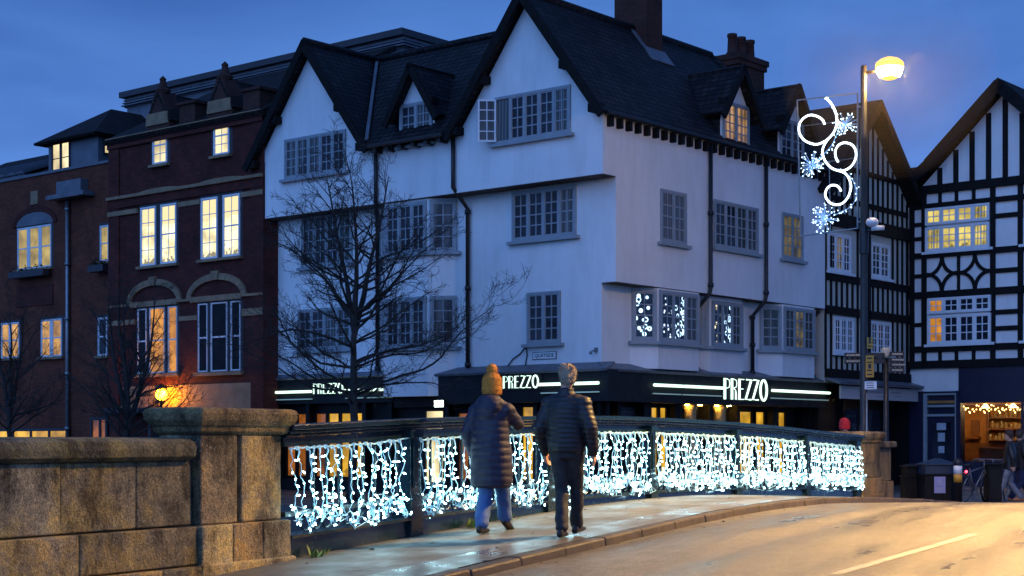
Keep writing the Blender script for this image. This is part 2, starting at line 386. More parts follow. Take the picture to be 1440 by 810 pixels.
# hipped lower end over the two right-hand dormers
sl = 3.44/2.62
ro.slab([(8.6, 2.57, RZ), (8.6, -.17, RZ-sl*2.74), (11.55, -.17, RZ-sl*2.74), (10.1, 1.35, RZ-sl*1.22)], TH)
ro.slab([(8.6, 2.57, RZ), (10.1, 1.35, RZ-sl*1.22), (11.55, 2.6, 12.0), (10.2, 4.4, 12.2)], TH)
ro.slab([(8.6, 2.57, RZ), (10.2, 4.4, 12.2), (11.5, 5.6, 9.9), (8.6, 5.6, 9.9)], TH)
rob = ro.build('roof', M['tile'], wh)
rd = MB()                                                             # ridge tiles
rd.tube([(VT-.3, 2.57, RZ+.02), (8.65, 2.57, RZ+.02)], .11, 8); rd.tube([(VT-.3, 11.19, RZ+.02), (2.2, 11.19, RZ+.02)], .11, 8); rd.tube([(2.2, 4.2, RZ-.03), (2.2, 11.2, RZ-.03)], .11, 8)
rd.tube([(8.6, 2.57, RZ), (10.1, 1.35, RZ-sl*1.22+.03)], .1, 8)
rd.build('ridge_tile', M['tile'], rob, True)
# bargeboards and purlin ends of the front gables
for c, hw, fl in ((2.57, 2.57, .45), (11.19, 2.53, .5)):
    b = MB(); F = FL(VT-.34); e = hw+.19
    for sg in (1, -1):
        b.fbar(F, (c-sg*.06, RZ-.10+.08), (c+sg*e, RZ-.10-sl*e), .24, -.05, .03)
        b.fbox(FL(VT), c+sg*(hw-.1)-.16, c+sg*(hw-.1)+.16, 10.2, 10.42, .0, .33)
        b.fbox(FL(VT), c+sg*1.45-.14, c+sg*1.45+.14, RZ-.42-sl*1.45, RZ-.2-sl*1.45, .0, .30)
    b.build('bargeboard', M['timber'], wh)
# eaves: rafter feet and gutters
for i in range(29):
    v = -.35+i*.42
    if v < 11.3: MB().box(v-.06, v+.06, -.16, -.002, 9.86, 10.13).build('rafter_foot', M['timber'], rob)
e = MB(); e.tube([(-.7, -.22, 10.18), (11.5, -.22, 10.20)], .055, 6); e.tube([(VT-.4, 5.35, 10.24), (VT-.4, 8.3, 10.24)], .07, 6)
for k in range(6): e.box(VT-.33, VT-.002, 5.5+k*.52, 5.62+k*.52, 10.05, 10.26)
e.build('gutter', M['pipe'], wh)
# lead valleys
for q in ([(VT-.3, 8.54, 10.40), (2.05, 10.98, RZ-.2), (2.05, 10.86, RZ-.2), (VT-.3, 8.40, 10.40)],):
    MB().slab([Vector(p)+Vector((-.03, -.02, .07)) for p in q], .03).build('valley_flashing', M['lead'], rob)

def dormer(F, c, hw, z0, ze, za, back, pane, lead_side):
    """small gabled dormer on a roof slope; F is the plane of its front"""
    wl = MB()
    wl.fbox(F, c-hw, c+hw, z0, ze, -back, 0); wl.fprism(F, [(c-hw, ze), (c+hw, ze), (c, za-.15)], -.3, 0)
    d = wl.build('dormer', M['white'], wh)
    ch = MB(); ch.fbox(F, c-hw-.02, c-hw, z0, ze, -back, -.03); ch.fbox(F, c+hw, c+hw+.02, z0, ze, -back, -.03)
    ch.build('cheek', M['tile'], d)
    rf = MB(); ov = .30; k = (za-ze)/hw; bk = back+1.2
    for sg in (1, -1):
        rf.slab([F.pt(c, za, .3), F.pt(c, za, -bk), F.pt(c+sg*(hw+ov), za-k*(hw+ov), -back), F.pt(c+sg*(hw+ov), za-k*(hw+ov), .3)], .12)
    rf.build('dormer_roof', M['tile'], d)
    bb = MB()
    for sg in (1, -1): bb.fbar(F, (c-sg*.04, za-.06), (c+sg*(hw+ov+.03), za-.1-k*(hw+ov+.03)), .20, .26, .34); 
    for sg in (1, -1): bb.fbox(F, c+sg*(hw+.06)-.09, c+sg*(hw+.06)+.09, ze-.18, ze+.02, 0, .28)
    bb.build('bargeboard', M['timber'], d)
    fl = MB(); sg = lead_side
    fl.slab([F.pt(c+sg*(hw+ov), ze-.05, -back+.0), F.pt(c+sg*(hw+ov-.02), za+.15, -bk+.15), F.pt(c+sg*(hw+ov+.12), za+.15, -bk+.15), F.pt(c+sg*(hw+ov+.14), ze-.05, -back)], .03)
    fl.build('lead_flashing', M['lead'], d)
    window(d, F, c-hw+.06, c+hw-.06, z0+.05, ze-.0, 2, 2, 4, 'grey', pane, True)
dormer(FL(VT), 6.72, .70, 10.12, 11.38, 12.50, 1.15, ['glassc', 'glass'], -1)
dormer(FR(0), 5.98, .78, 10.22, 11.5, 12.62, 1.1, ['peach', 'peach'], -1)
dormer(FR(0), 9.25, .78, 10.22, 11.5, 12.62, 1.1, ['glass', 'glassc'], -1)

# windows of the left front
def wpx(root, F, p0, p1, **kw):
    a0, z0 = F.px(*p0); a1, z1 = F.px(*p1)
    return window(root, F, min(a0, a1), max(a0, a1), min(z0, z1), max(z0, z1), **kw)
wpx(wh, LT, (401, 197), (487, 240), lights=5, panes=['glass', 'glass', 'glassc', 'glassc', 'glassc'])
wo = wpx(wh, LT, (697, 138), (803, 187), lights=5, panes=['glassc', 'glass', 'glass', 'glass', None])
a1, z1 = LT.px(697, 138); a0, z0 = LT.px(803, 187)
# the leftmost light stands open: curtain in the opening and the casement swung out
lo = MB(); lo.fbox(LT, a1-.55, a1-.08, z0+.08, z1-.08, .004, .008); lo.build('pane', M['glassc'], wo)
fo, L = FP(LT.pt(a1-.06, 0, .06), LT.pt(a1+.30, 0, .40))
c = MB(); Lh = .50; zb, zt = z0+.06, z1-.06
for q in ((0, .045, zb, zt), (Lh-.045, Lh, zb, zt), (.045, Lh-.045, zb, zb+.05), (.045, Lh-.045, zt-.05, zt), (Lh/2-.012, Lh/2+.012, zb+.05, zt-.05)): c.fbox(fo, *q, -.02, .02)
for k in (1, 2, 3): z = zb+(zt-zb)*k/4; c.fbox(fo, .045, Lh-.045, z-.012, z+.012, -.018, .018)
co = c.build('open_casement', M['wframe'], wo)
g = MB(); g.fbox(fo, .045, Lh-.045, zb+.05, zt-.05, -.004, .004); g.build('pane', M['glassg'], wo)
wpx(wh, L0, (721, 271), (811, 331), lights=4, panes=['glassc', 'glass', 'glass', 'glass'])
wpx(wh, L0, (742, 412), (789, 482), lights=2, panes=['glass', 'glass'])
wpx(wh, L0, (425, 305), (496, 370), lights=4, panes=['glassg', 'glass', 'glass', 'glassc'])
wpx(wh, L0, (420, 436), (495, 490), lights=4, panes=['glassg', 'glassc', 'glass', 'glass'])
def bay_windows(pts, z0, z1, lights, panes, skip=()):
    for i in range(3):
        if i in skip: continue
        F, L = FP(pts[i], pts[i+1])
        if (F.p + F.n - Vector((5, 7, 0))).length < (F.p - Vector((5, 7, 0))).length:
            F.n = -F.n
        window(wh, F, .05, L-.05, z0, z1, lights[i], 2, 4, 'grey', panes[i], True, fw=.09)
bay_windows(BL, 7.02, 8.52, (1, 3, 1), (['glass'], ['glass', 'glass', 'glass'], ['glassc']))
bay_windows(BL, 4.28, 5.75, (1, 3, 1), (['glass'], ['glass', 'glass', 'glass'], ['glassc']))
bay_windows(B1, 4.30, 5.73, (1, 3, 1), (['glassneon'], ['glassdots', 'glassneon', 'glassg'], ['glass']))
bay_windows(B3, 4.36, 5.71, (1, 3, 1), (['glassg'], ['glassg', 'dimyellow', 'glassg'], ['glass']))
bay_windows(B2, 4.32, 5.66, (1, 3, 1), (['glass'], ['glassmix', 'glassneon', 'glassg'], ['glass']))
# right front
wpx(wh, RT, (928, 265), (964, 346), lights=2, panes=['glassc', 'glassc'])
wpx(wh, RT, (1003, 280), (1065, 358), lights=4, panes=['glass', 'glass', 'glassg', 'glassc'])
wpx(wh, RT, (1099, 298), (1128, 368), lights=2, panes=['dimyellow', 'dimyellow'])

# rainwater pipes
def pipe(pts, r=.06):
    b = MB(); b.tube(pts, r, 8)
    for p, q in zip(pts, pts[1:]):
        p, q = Vector(p), Vector(q)
        if abs(p.z-q.z) > 1.5:
            for k in (.02, .5, .98): c_ = p.lerp(q, k); b.tube([c_-Vector((0,0,.06)), c_+Vector((0,0,.06))], r*1.45, 8)
    b.build('downpipe', M['pipe'], wh, True)
pipe([(VT-.09, 8.3, 10.2), (VT-.09, 8.3, 8.7), (-.1, 8.78, 8.15), (-.1, 8.78, 3.65)])
pipe([(VT-.09, 5.22, 10.2), (VT-.09, 5.22, 8.75), (-.1, 5.16, 8.2), (-.1, 5.16, 3.65)])
for a in (4.51, 7.6):
    pipe([(a, -.09, 10.25), (a, -.09, 5.95), (a-.03, -.07, 5.8), (a-.05, .36, 5.35), (a-.05, .36, 3.6)])
pipe([(11.36, .2, 5.72), (11.3, .38, 5.5), (11.3, .38, 3.6)])
# chimneys
def chimney(v0, v1, u0, u1, z0, z1, pots=()):
    b = MB(); b.box(v0, v1, u0, u1, z0, z1); b.box(v0-.07, v1+.07, u0-.07, u1+.07, z1-.35, z1-.18); b.box(v0-.12, v1+.12, u0-.12, u1+.12, z1-.18, z1)
    c_ = b.build('chimney', M['chimbrick'], rob)
    for x, y in pots:
        p = MB(); p.ell([(z1, x, y, .19, .19), (z1+.1, x, y, .20, .20), (z1+.14, x, y, .16, .16), (z1+.6, x, y, .14, .14), (z1+.62, x, y, .17, .17), (z1+.72, x, y, .16, .16)], 12)
        p.build('chimney_pot', M['chimbrick'], c_, True)
chimney(4.40, 5.22, 2.08, 3.25, 12.0, 16.4, [(4.8, 2.4), (4.8, 2.95)])
MB().slab([(4.22, 1.95, 13.06), (4.22, 2.5, 13.78), (4.39, 2.5, 13.78), (4.39, 1.95, 13.06)], .04).build('lead_flashing', M['lead'], rob)
MB().slab([(4.22, 1.72, 12.76), (5.36, 1.72, 12.76), (5.36, 2.07, 13.22), (4.22, 2.07, 13.22)], .04).build('lead_flashing', M['lead'], rob)
chimney(9.9, 11.5, 2.3, 3.1, 11.5, 14.1, [(10.15, 2.7), (10.7, 2.7), (11.25, 2.7)])

# ---- restaurant front
fa = MB()
FO = -.34                                                             # projection of the fascia
fa.box(-.32, .10, .0, 6.12, 2.62, 3.46); fa.box(-.32, 11.75, .12, .60, 2.62, 3.46)
fa.box(-.02, .16, 8.2, 13.72, 2.72, 3.5)
fo_ = fa.build('shop_fascia', M['fascia'], wh)
ca = MB()
ca.slab([(-.40, .04, 3.48), (-.40, 6.2, 3.48), (.0, 6.2, 3.68), (.0, .04, 3.68)], .07)
ca.slab([(-.40, .04, 3.482), (11.85, .04, 3.482), (11.85, .5, 3.68), (-.10, .5, 3.68)], .07)
ca.slab([(-.12, 8.15, 3.52), (-.12, 13.74, 3.52), (.0, 13.74, 3.66), (.0, 8.15, 3.66)], .06)
ca.build('lead_canopy', M['lead'], fo_)
sh = MB()
sh.box(.5, 11.42, 1.06, 13.7, 0, 2.89); sh.box(11.3, 11.415, .5, 1.06, 0, 2.89); sh.box(.12, 11.4, .95, 1.05, 0, 2.9); sh.box(.30, .40, .5, 13.75, 0, 2.9)
sh.box(.0, 11.5, .65, .94, 0, .35); sh.box(-.05, .29, .5, 13.75, 0, .35)
for v in (.12, .95, 2.2, 2.35, 3.75, 3.95, 5.55, 7.1, 9.2, 9.4, 11.2): sh.box(v, v+.16, .62, .96, 0, 2.62)
for u in (.75, 1.9, 2.7, 4.1, 6.0, 8.3, 9.4, 11.9, 13.3): sh.box(.02, .31, u, u+.16, 0, 2.72)
sh.box(.02, .30, 6.15, 8.2, 2.55, 2.86)
sh.build('shop_front', M['shopdark'], wh)
def shopwin(F, a0, a1, z0, z1, n, mat): window(wh, F, a0, a1, z0, z1, n, 1, 1, 'shopdark', mat, False, 'shop_window', fw=.05, mw=.12, d=.08, nosash=True)
FS = FR(.94); FQ = FL(.29)
shopwin(FS, 2.42, 3.72, .4, 2.55, 3, ['restaurant']); shopwin(FS, 7.30, 8.4, .4, 2.5, 1, ['restaurant']); shopwin(FS, 8.55, 10.45, .4, 2.5, 3, ['restaurant'])
shopwin(FS, 4.05, 4.35, .4, 2.5, 1, ['restaurant']); shopwin(FS, .45, .95, .4, 2.4, 1, ['restdim'])
shopwin(FQ, 2.90, 3.45, .4, 2.55, 1, ['restaurant']); shopwin(FQ, 4.35, 5.85, .4, 2.4, 3, ['restdim', 'glass', 'restdim']); shopwin(FQ, .95, 1.85, .4, 2.3, 2, ['glass', 'restdim'])
shopwin(FQ, 9.6, 11.85, .4, 2.45, 4, ['restaurant', 'restaurant', 'restaurant', 'restdim']); shopwin(FQ, 12.2, 13.2, .4, 2.45, 2, ['restdim'])
shopwin(FQ, 6.35, 7.15, .25, 2.48, 1, ['paleyellow2'])
M['column'] = paint('cream column', (.55, .42, .22), .6, .1)
for v in (4.75, 6.35):
    c = MB(); c.ell([(0, v, .78, .25, .25), (.15, v, .78, .25, .25), (.2, v, .78, .19, .19), (2.45, v, .78, .175, .175), (2.5, v, .78, .22, .22), (2.62, v, .78, .22, .22)], 18)
    c_ = c.build('column', M['column'], wh, True)
    d = MB()
    for q in (-.34, .34): d.ell([(2.596, v+q, .66, .06, .06), (2.615, v+q, .66, .06, .06)], 10)
    d.build('added_light', M['warmdown'], c_)  # glowing discs added under the fascia to turn the columns amber
# menu sign panel by the corner door, dim lettering
mp = MB().fbox(FS.off(.05), 1.05, 2.15, 2.05, 2.5, 0, .03).build('menu_board', M['black'], wh)

# lettering drawn as tubes: each letter a list of strokes in a unit box
LET = {'P': (.42, [[(0,0),(0,1)], [(.10,0),(.10,1)], [(.16,.98),(.36,.92),(.40,.75),(.36,.58),(.16,.52)]]),
       'R': (.46, [[(0,0),(0,1)], [(.10,0),(.10,1)], [(.16,.98),(.36,.92),(.40,.77),(.36,.60),(.16,.54)], [(.20,.52),(.30,.45),(.36,.3),(.38,0)], [(.29,.40),(.29,0)]]),
       'E': (.40, [[(0,0),(0,1)], [(.09,0),(.09,1)], [(.12,.98),(.38,.98)], [(.12,.52),(.32,.52)], [(.12,.02),(.38,.02)]]),
       'Z': (.44, [[(.06,.98),(.46,.98),(.02,.02),(.42,.02)], [(.36,.94),(-.04,.03)]]),
       'O': (.62, [[(.30+.28*math.cos(i*math.pi/10), .5+.52*math.sin(i*math.pi/10)) for i in range(21)], [(.30+.19*math.cos(i*math.pi/10), .5+.45*math.sin(i*math.pi/10)) for i in range(21)]])}
def neon_word(word, F, a0, a1, z0, z1, name, parent, flip=False):
    tot = sum(LET[c][0] for c in word) + .10*(len(word)-1); x = 0; h = z1-z0; W = a1-a0
    for ch in word:
        b = MB(); 
        for k, st in enumerate(LET[ch][1]):
            pts = []
            for px_, pz in st:
                a = (x+px_)/tot; a = (1-a) if flip else a
                pts.append(F.pt(a0+a*W, z0+pz*h, .04))
            b.tube(pts, h*(.036 if k == 0 else .020), 6)
        b.build(name, M['neon'], parent)
        x += LET[ch][0]+.10
def neon_sign(word, F, a0, a1, z0, z1, label, flip):
    c = F.pt((a0+a1)/2, z0, .02)
    t = thing('neon_sign', label, 'shop sign', None, 'neon shop name signs on the dark fascia', block=tuple(c))
    bk = MB(); bk.fbox(F, a0-.08, a1+.08, z0-.05, z1+.05, .0, .02); bk.build('back_panel', M['fascia'], t)
    neon_word(word, F, a0, a1, z0, z1, 'letter', t, flip)
    return t
FRs = FR(.115); FLs = FL(-.325); FLf = FL(-.025)
def strip(F, a0, a1, z, label):
    c = F.pt((a0+a1)/2, z, .06)
    t = thing('neon_tube', label, 'neon tube', None, 'neon tubes along the restaurant fascia', block=tuple(c))
    MB().tube([F.pt(a0, z, .07), F.pt(a1, z, .07)], .042, 8).build('tube', M['neon'], t, True)
    b = MB(); b.fbox(F, a0+.02, a1-.06, z-.25, z-.22, .0, .07); b.build('painted_reflection', M['neondim'], t)  # ledge below the tube, its mirrored light painted as a glow
    b = MB(); 
    for a in (a0+.05, (a0+a1)/2, a1-.05): b.fbox(F, a-.02, a+.02, z-.03, z+.03, 0, .06)
    b.build('bracket', M['black'], t)
ra = lambda F, x, y: F.px(x, y)[0]
neon_sign('PREZZO', FRs, ra(FRs, 1017, 548), ra(FRs, 1078, 548), 2.78, 3.40, 'large PREZZO neon sign on the right front of the white house', False)
neon_sign('PREZZO', FLs, ra(FLs, 759, 537), ra(FLs, 709, 537), 3.02, 3.36, 'PREZZO neon sign behind the woman in the ginger hat', True)
neon_sign('PREZZO', FLf, ra(FLf, 484, 545), ra(FLf, 442, 545), 3.02, 3.34, 'small PREZZO neon sign behind the bare tree', True)
strip(FRs, ra(FRs, 917, 541), ra(FRs, 957, 543), 3.10, 'short neon tube left of the large PREZZO sign, next to the corner')
strip(FRs, ra(FRs, 959, 541), ra(FRs, 1014, 543), 3.10, 'neon tube touching the left side of the large PREZZO sign')
strip(FRs, ra(FRs, 1083, 541), ra(FRs, 1164, 543), 3.10, 'long neon tube right of the large PREZZO sign')
strip(FLs, ra(FLs, 844, 541), ra(FLs, 760, 543), 3.10, 'neon tube behind the head of the grey haired man')
strip(FLf, ra(FLf, 440, 541), ra(FLf, 381, 543), 3.10, 'neon tube between the brick house and the bare tree')
strip(FLf, ra(FLf, 553, 541), ra(FLf, 486, 543), 3.10, 'neon tube seen in bits through the bare tree')
def word_mesh(txt, size, name, mat, parent, F, a, z, d, flip, squash=1):
    cu = bpy.data.curves.new(name, 'FONT'); cu.body = txt; cu.size = size; cu.align_x = 'CENTER'; cu.align_y = 'CENTER'; cu.extrude = .003; cu.resolution_u = 3
    tmp = bpy.data.objects.new(name, cu); COL.objects.link(tmp); bpy.context.view_layer.update()
    me = bpy.data.meshes.new_from_object(tmp.evaluated_get(bpy.context.evaluated_depsgraph_get())); bpy.data.objects.remove(tmp)
    me.materials.clear(); me.materials.append(mat)
    root = parent
    while root.parent is not None: root = root.parent
    o_ = ORG[root.name]
    for v in me.vertices: v.co = F.pt(a + v.co.x*squash*(-1 if flip else 1), z+v.co.y, d+v.co.z) - o_
    if flip: me.flip_normals()
    o = bpy.data.objects.new(name, me); COL.objects.link(o); o.parent = parent; return o
M['ink'] = paint('black lettering', (.01, .01, .012), .5); M['plate'] = paint('white name plate', (.72, .72, .72), .4, .05)
M['dimletter'] = paint('grey lettering', (.12, .12, .12), .5)
pt_ = L0.px(766, 500)
pl = thing('street_name_plate', 'small white QUAYSIDE street name plate on the white wall above the fascia', 'street sign', None, block=tuple(L0.pt(pt_[0], pt_[1], 0)))
MB().fbox(L0, pt_[0]-.42, pt_[0]+.42, pt_[1]-.105, pt_[1]+.105, .002, .02).build('frame', M['black'], pl)
MB().fbox(L0, pt_[0]-.40, pt_[0]+.40, pt_[1]-.088, pt_[1]+.088, .02, .024).build('plate', M['plate'], pl)
word_mesh('QUAYSIDE', .145, 'lettering', M['ink'], pl, L0, pt_[0], pt_[1], .026, True)
word_mesh('PREZZO', .30, 'lettering', M['dimletter'], mp, FS.off(.08), 1.6, 2.27, .004, False, .8)
# flood light beside the service door, cable loops on the wall
q = FL(-.0); a, z = q.px(631, 568)
fl_ = thing('floodlight', 'small white floodlight glowing beside the service door of the white house', 'floodlight', None, block=tuple(q.pt(a, z, 0)))
b = MB(); b.fbox(q, a-.05, a+.05, z-.06, z+.06, 0, .34); b.fbox(q, a-.19, a+.19, z-.11, z+.11, .34, .42); b.build('housing', M['black'], fl_)
MB().fbox(q, a-.17, a+.17, z-.09, z+.09, .42, .43).build('lamp_glass', M['flood'], fl_)
cb = MB(); k = [L0.px(*p) for p in ((712, 519), (722, 505), (733, 497), (738, 490), (741, 488), (742, 500), (740, 512), (737, 519))]
cb.tube([L0.pt(x, y, .03) for x, y in k], .018, 5)
cb.build('wall_cable', M['pipe'], wh)
b = MB(); a, z = L0.px(839, 492); b.fbox(L0, a-.05, a+.05, z-.06, z+.06, 0, .05); b.tube([L0.pt(a, z, .04), L0.pt(a+.05, z-.05, .18)], .02, 6); b.ball(tuple(L0.pt(a+.05, z-.08, .2)), .05, n=8, k=6); b.build('wall_bracket', M['steel'], wh)
# ------------------------------------------------------------------ dark red brick house
bk = thing('brick_house', 'tall dark red brick house with stone arches and brightly lit sash windows', 'house', None, block=(-.6, 17, 0))
BF = FL(-.6)
w = MB(); w.box(-.6, 7, 13.32, 21.4, 0, 11.95)
w.fbox(BF, 13.30, 21.42, 9.62, 9.92, 0, .07); w.fbox(BF, 13.30, 21.42, 11.70, 11.95, 0, .10)
w.fbox(BF, 13.30, 13.9, 0, 11.9, 0, .05); w.fbox(BF, 20.8, 21.4, 0, 11.9, 0, .05)
w.build('wall', M['brick'], bk)
st = MB()
st.fbox(BF, 13.31, 21.41, 9.92, 10.02, 0, .16); st.fbox(BF, 13.31, 21.41, 11.95, 12.06, 0, .18)
st.fbox(BF, 13.31, 14.35, 9.36, 9.52, .0, .085); st.fbox(BF, 16.45, 17.6, 9.36, 9.52, 0, .03); st.fbox(BF, 19.75, 21.41, 9.36, 9.52, 0, .085)
st.fbox(BF, 13.31, 14.3, 5.55, 5.78, .0, .085); st.fbox(BF, 16.6, 17.55, 5.55, 5.70, 0, .03); st.fbox(BF, 19.85, 21.41, 5.55, 5.72, 0, .085); st.fbox(BF, 13.31, 21.41, 6.18, 6.26, .0, .09)
st.build('stone_band', M['dress'], bk)
def sash(a0, a1, z0, z1, pane, lights=1, rows=4, cols=2, fr='wframe'):
    rv = MB()                                                         # flat dark sheet painting recess shade round the sash
    rv.fbox(BF, a0-.13, a1+.13, z0-.06, z1+.12, 0, .006); o = rv.build('reveal_shade', M['darkframe'], bk)
    return window(bk, BF, a0, a1, z0, z1, lights, cols, rows, fr, pane, 'dress', 'sash_window', fw=.05, mw=.26, sash=.03, bar=.013, d=.05, hung=True)
def flat_head(a0, a1, z0, z1):                                        # splayed gauged stone head
    b = MB(); n = 5
    for i in range(n):
        p, q = a0+(a1-a0)*i/n, a0+(a1-a0)*(i+1)/n; m = (a0+a1)/2; k = .22
        zz = lambda x: z0 + .10*(1-((x-m)/((a1-a0)/2))**2)
        b.fprism(BF, [(p+.004, zz(p)), (q-.004, zz(q)), (q+(q-m)*k-.004, z1+zz(q)-z0), (p+(p-m)*k+.004, z1+zz(p)-z0)], 0, .05+.012*(i % 2))
    b.build('window_head', M['dress'], bk)
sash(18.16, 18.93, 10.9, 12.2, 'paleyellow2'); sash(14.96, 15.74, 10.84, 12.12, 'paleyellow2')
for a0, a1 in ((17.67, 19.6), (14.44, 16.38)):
    rv = MB(); rv.fbox(BF, a0-.10, a1+.10, 7.4, 9.66, 0, .006); rv.build('reveal_shade', M['darkframe'], bk)  # dark sheet laid on the wall as painted recess shade
    mid = (a0+a1)/2
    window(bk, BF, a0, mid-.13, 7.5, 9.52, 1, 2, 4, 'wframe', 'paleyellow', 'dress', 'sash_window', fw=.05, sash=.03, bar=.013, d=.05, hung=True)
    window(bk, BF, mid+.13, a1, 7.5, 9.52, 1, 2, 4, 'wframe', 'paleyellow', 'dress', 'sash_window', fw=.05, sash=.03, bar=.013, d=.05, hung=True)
    flat_head(a0-.12, a1+.12, 9.62, 10.02)
def triple(a0, a1, z0, z1, panes):
    rv = MB(); rv.fbox(BF, a0-.10, a1+.10, z0-.05, z1+.08, 0, .006); rv.build('reveal_shade', M['darkframe'], bk)  # dark backing sheet, shade of a recess put in as colour
    W = a1-a0
    for (p, q), k in zip(((0, .22), (.31, .69), (.78, 1.0)), panes):
        window(bk, BF, a0+W*p, a0+W*q, z0, z1, 1, 1, 2, 'wframe', k, False, 'sash_window', fw=.028, sash=.012, d=.05, hung=True)
    MB().fbox(BF, a0-.15, a1+.15, z0-.14, z0-.02, 0, .14).build('sill', M['dress'], bk)
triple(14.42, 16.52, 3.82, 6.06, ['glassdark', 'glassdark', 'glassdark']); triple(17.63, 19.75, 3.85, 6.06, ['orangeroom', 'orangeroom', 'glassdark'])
def arch(c, hw, z0, rise, wd, F=BF, mat='dress', name='stone_arch'):
    b = MB(); n = 13
    for i in range(n):
        t0, t1 = math.pi*i/n, math.pi*(i+1)/n-.012
        p = lambda t, k: (c+(hw+k)*math.cos(t), z0+(rise+k)*math.sin(t))
        key = i == n//2
        b.fprism(F, [p(t0, 0), p(t1, 0), p(t1, wd*(1.35 if key else 1)), p(t0, wd*(1.35 if key else 1))], 0, .13 if key else .09)
    b.fbox(F, c-hw, c+hw, z0-.12, z0+.06, 0, .10)
    b.build(name, M[mat], bk)
arch(15.6, 1.27, 6.24, .56, .22); arch(18.86, 1.27, 6.24, .58, .22)
# gabled heads with spirelets over the attic windows
for c in (18.55, 15.33):
    g = MB(); g.fbox(BF, c-.62, c+.62, 11.95, 12.3, -.8, .12)
    g.fprism(BF, [(c-.62, 12.30), (c+.62, 12.30), (c+.16, 13.35), (c-.16, 13.35)], -.5, .12)
    gb = g.build('attic_gable', M['chimbrick'], bk)
    s = MB(); s.fprism(BF, [(c-.60, 12.22), (c+.60, 12.22), (c+.54, 12.62), (c-.54, 12.62)], .12, .17); s.build('window_head', M['dress'], gb)
    p = MB(); p.ell([(13.3, -.5, c, .24, .24), (13.42, -.5, c, .27, .27), (13.5, -.5, c, .16, .16), (13.72, -.5, c, .10, .10), (13.8, -.5, c, .12, .12), (13.9, -.5, c, .02, .02)], 8); p.build('finial', M['chimbrick'], gb)
    r_ = MB()
    for sg in (1, -1): r_.slab([(-.74, c, 13.35), (2.0, c, 13.35), (1.0, c+sg*.95, 12.1), (-.74, c+sg*.68, 12.32)], .08)
    r_.build('gable_roof', M['browntile'], gb)
    q_ = MB(); q_.box(-.55, .2, c-1.75, c-.95, 11.9, 12.75); q_.box(-.62, .25, c-1.82, c-.88, 12.75, 12.85); q_.build('chimney_stub', M['chimbrick'], bk)
r_ = MB()
r_.slab([(-.82, 13.1, 12.0), (-.82, 21.5, 12.0), (3.6, 19.6, 14.62), (3.6, 11.6, 14.62)], .18)
r_.slab([(-.82, 21.5, 12.0), (9, 21.5, 12.0), (7, 19.6, 14.62), (3.6, 19.6, 14.62)], .18)
r_.build('roof', M['browntile'], bk)
# the lead clad flat-topped roof storey behind
lr = MB()
lr.box(4.0, 10, 11.62, 26.6, 13.6, 14.62); ls = lr.build('roof_storey', M['lead'], bk)
l2 = MB(); l2.box(3.75, 10.2, 11.45, 26.8, 15.0, 15.22); l2.build('roof_edge', M['darkframe'], ls)
l3 = MB(); l3.box(3.95, 10, 11.56, 26.7, 14.62, 15.0)
for i in range(3): l3.box(3.95-.05*(3-i), 10.02, 11.56-.05*(3-i), 26.72, 14.66+i*.11, 14.70+i*.11)
l3.build('lead_louvre', M['lead'], ls)
# ground floor: rendered band, porch, doors
gf = MB(); gf.fbox(BF, 13.9, 20.7, 2.55, 3.42, 0, .04); gf.build('stone_band', M['dress'], bk)
po = MB(); po.fbox(BF, 17.9, 20.6, 2.5, 2.66, .0, .9); po.fbox(BF, 18.0, 18.12, 0, 2.5, .72, .84); po.fbox(BF, 19.2, 19.30, 0, 2.5, .72, .84); po.fbox(BF, 20.4, 20.5, 0, 2.5, .72, .84)
po.fbox(BF, 14.2, 16.9, 2.46, 2.60, .0, .55)
po.build('porch', M['darkframe'], bk)
MB().fbox(BF, 18.3, 19.1, 0, 2.2, .006, .05).build('door', M['shopdark'], bk)
window(bk, BF, 14.6, 16.5, .9, 2.3, 3, 1, 2, 'wframe', 'restdim', True)
# wall lantern: a lit lamp on the porch roof edge
q = BF.pt(17.93, 2.68, .45)
wl = thing('wall_lantern', 'glowing orange lantern on the porch of the brick house', 'lantern', None, block=tuple(q))
b = MB(); b.ell([(2.67, q.x, q.y, .05, .05), (2.84, q.x, q.y, .04, .04), (2.86, q.x, q.y, .16, .16), (2.9, q.x, q.y, .16, .16)], 12); b.ell([(3.30, q.x, q.y, .18, .18), (3.36, q.x, q.y, .16, .16), (3.46, q.x, q.y, .03, .03)], 12); b.build('bracket', M['black'], wl)
MB().ball((q.x, q.y, 3.10), .19, .19, .20).build('globe', M['orange'], wl, True)

# ------------------------------------------------------------------ lower brick wing on the far left
wg = thing('brick_wing', 'lower orange brick wing with a hipped dormer and a tall grey rainwater pipe', 'house', None, block=(0, 25, 0))
WF = FL(0)
w = MB(); w.box(0, 7, 21.42, 36, 0, 11.2); w.fbox(WF, 21.42, 36, 11.2, 11.45, -.3, .0); w.build('wall', M['redbrick'], wg)
MB().fbox(WF, 21.42, 36, 11.45, 11.55, -.32, .06).build('coping', M['lead'], wg)
lg = MB(); lg.fbox(WF, 23.1, 25.4, 10.36, 10.52, 0, .5); lg.fbox(WF, 23.5, 25.0, 10.52, 11.0, 0, .32); lg.build('hopper_ledge', M['lead'], wg)
pp = MB(); pp.tube([WF.pt(24.6, 10.3, .12), WF.pt(24.6, 0, .12)], .075, 8)
for z in (2, 4, 6, 8, 10): pp.tube([WF.pt(24.6, z-.06, .12), WF.pt(24.6, z+.06, .12)], .10, 8)
pp.build('downpipe', M['steel'], wg, True)
M['wingyellow'] = lit('wing yellow blind', (1, .74, .20), .55, .3)
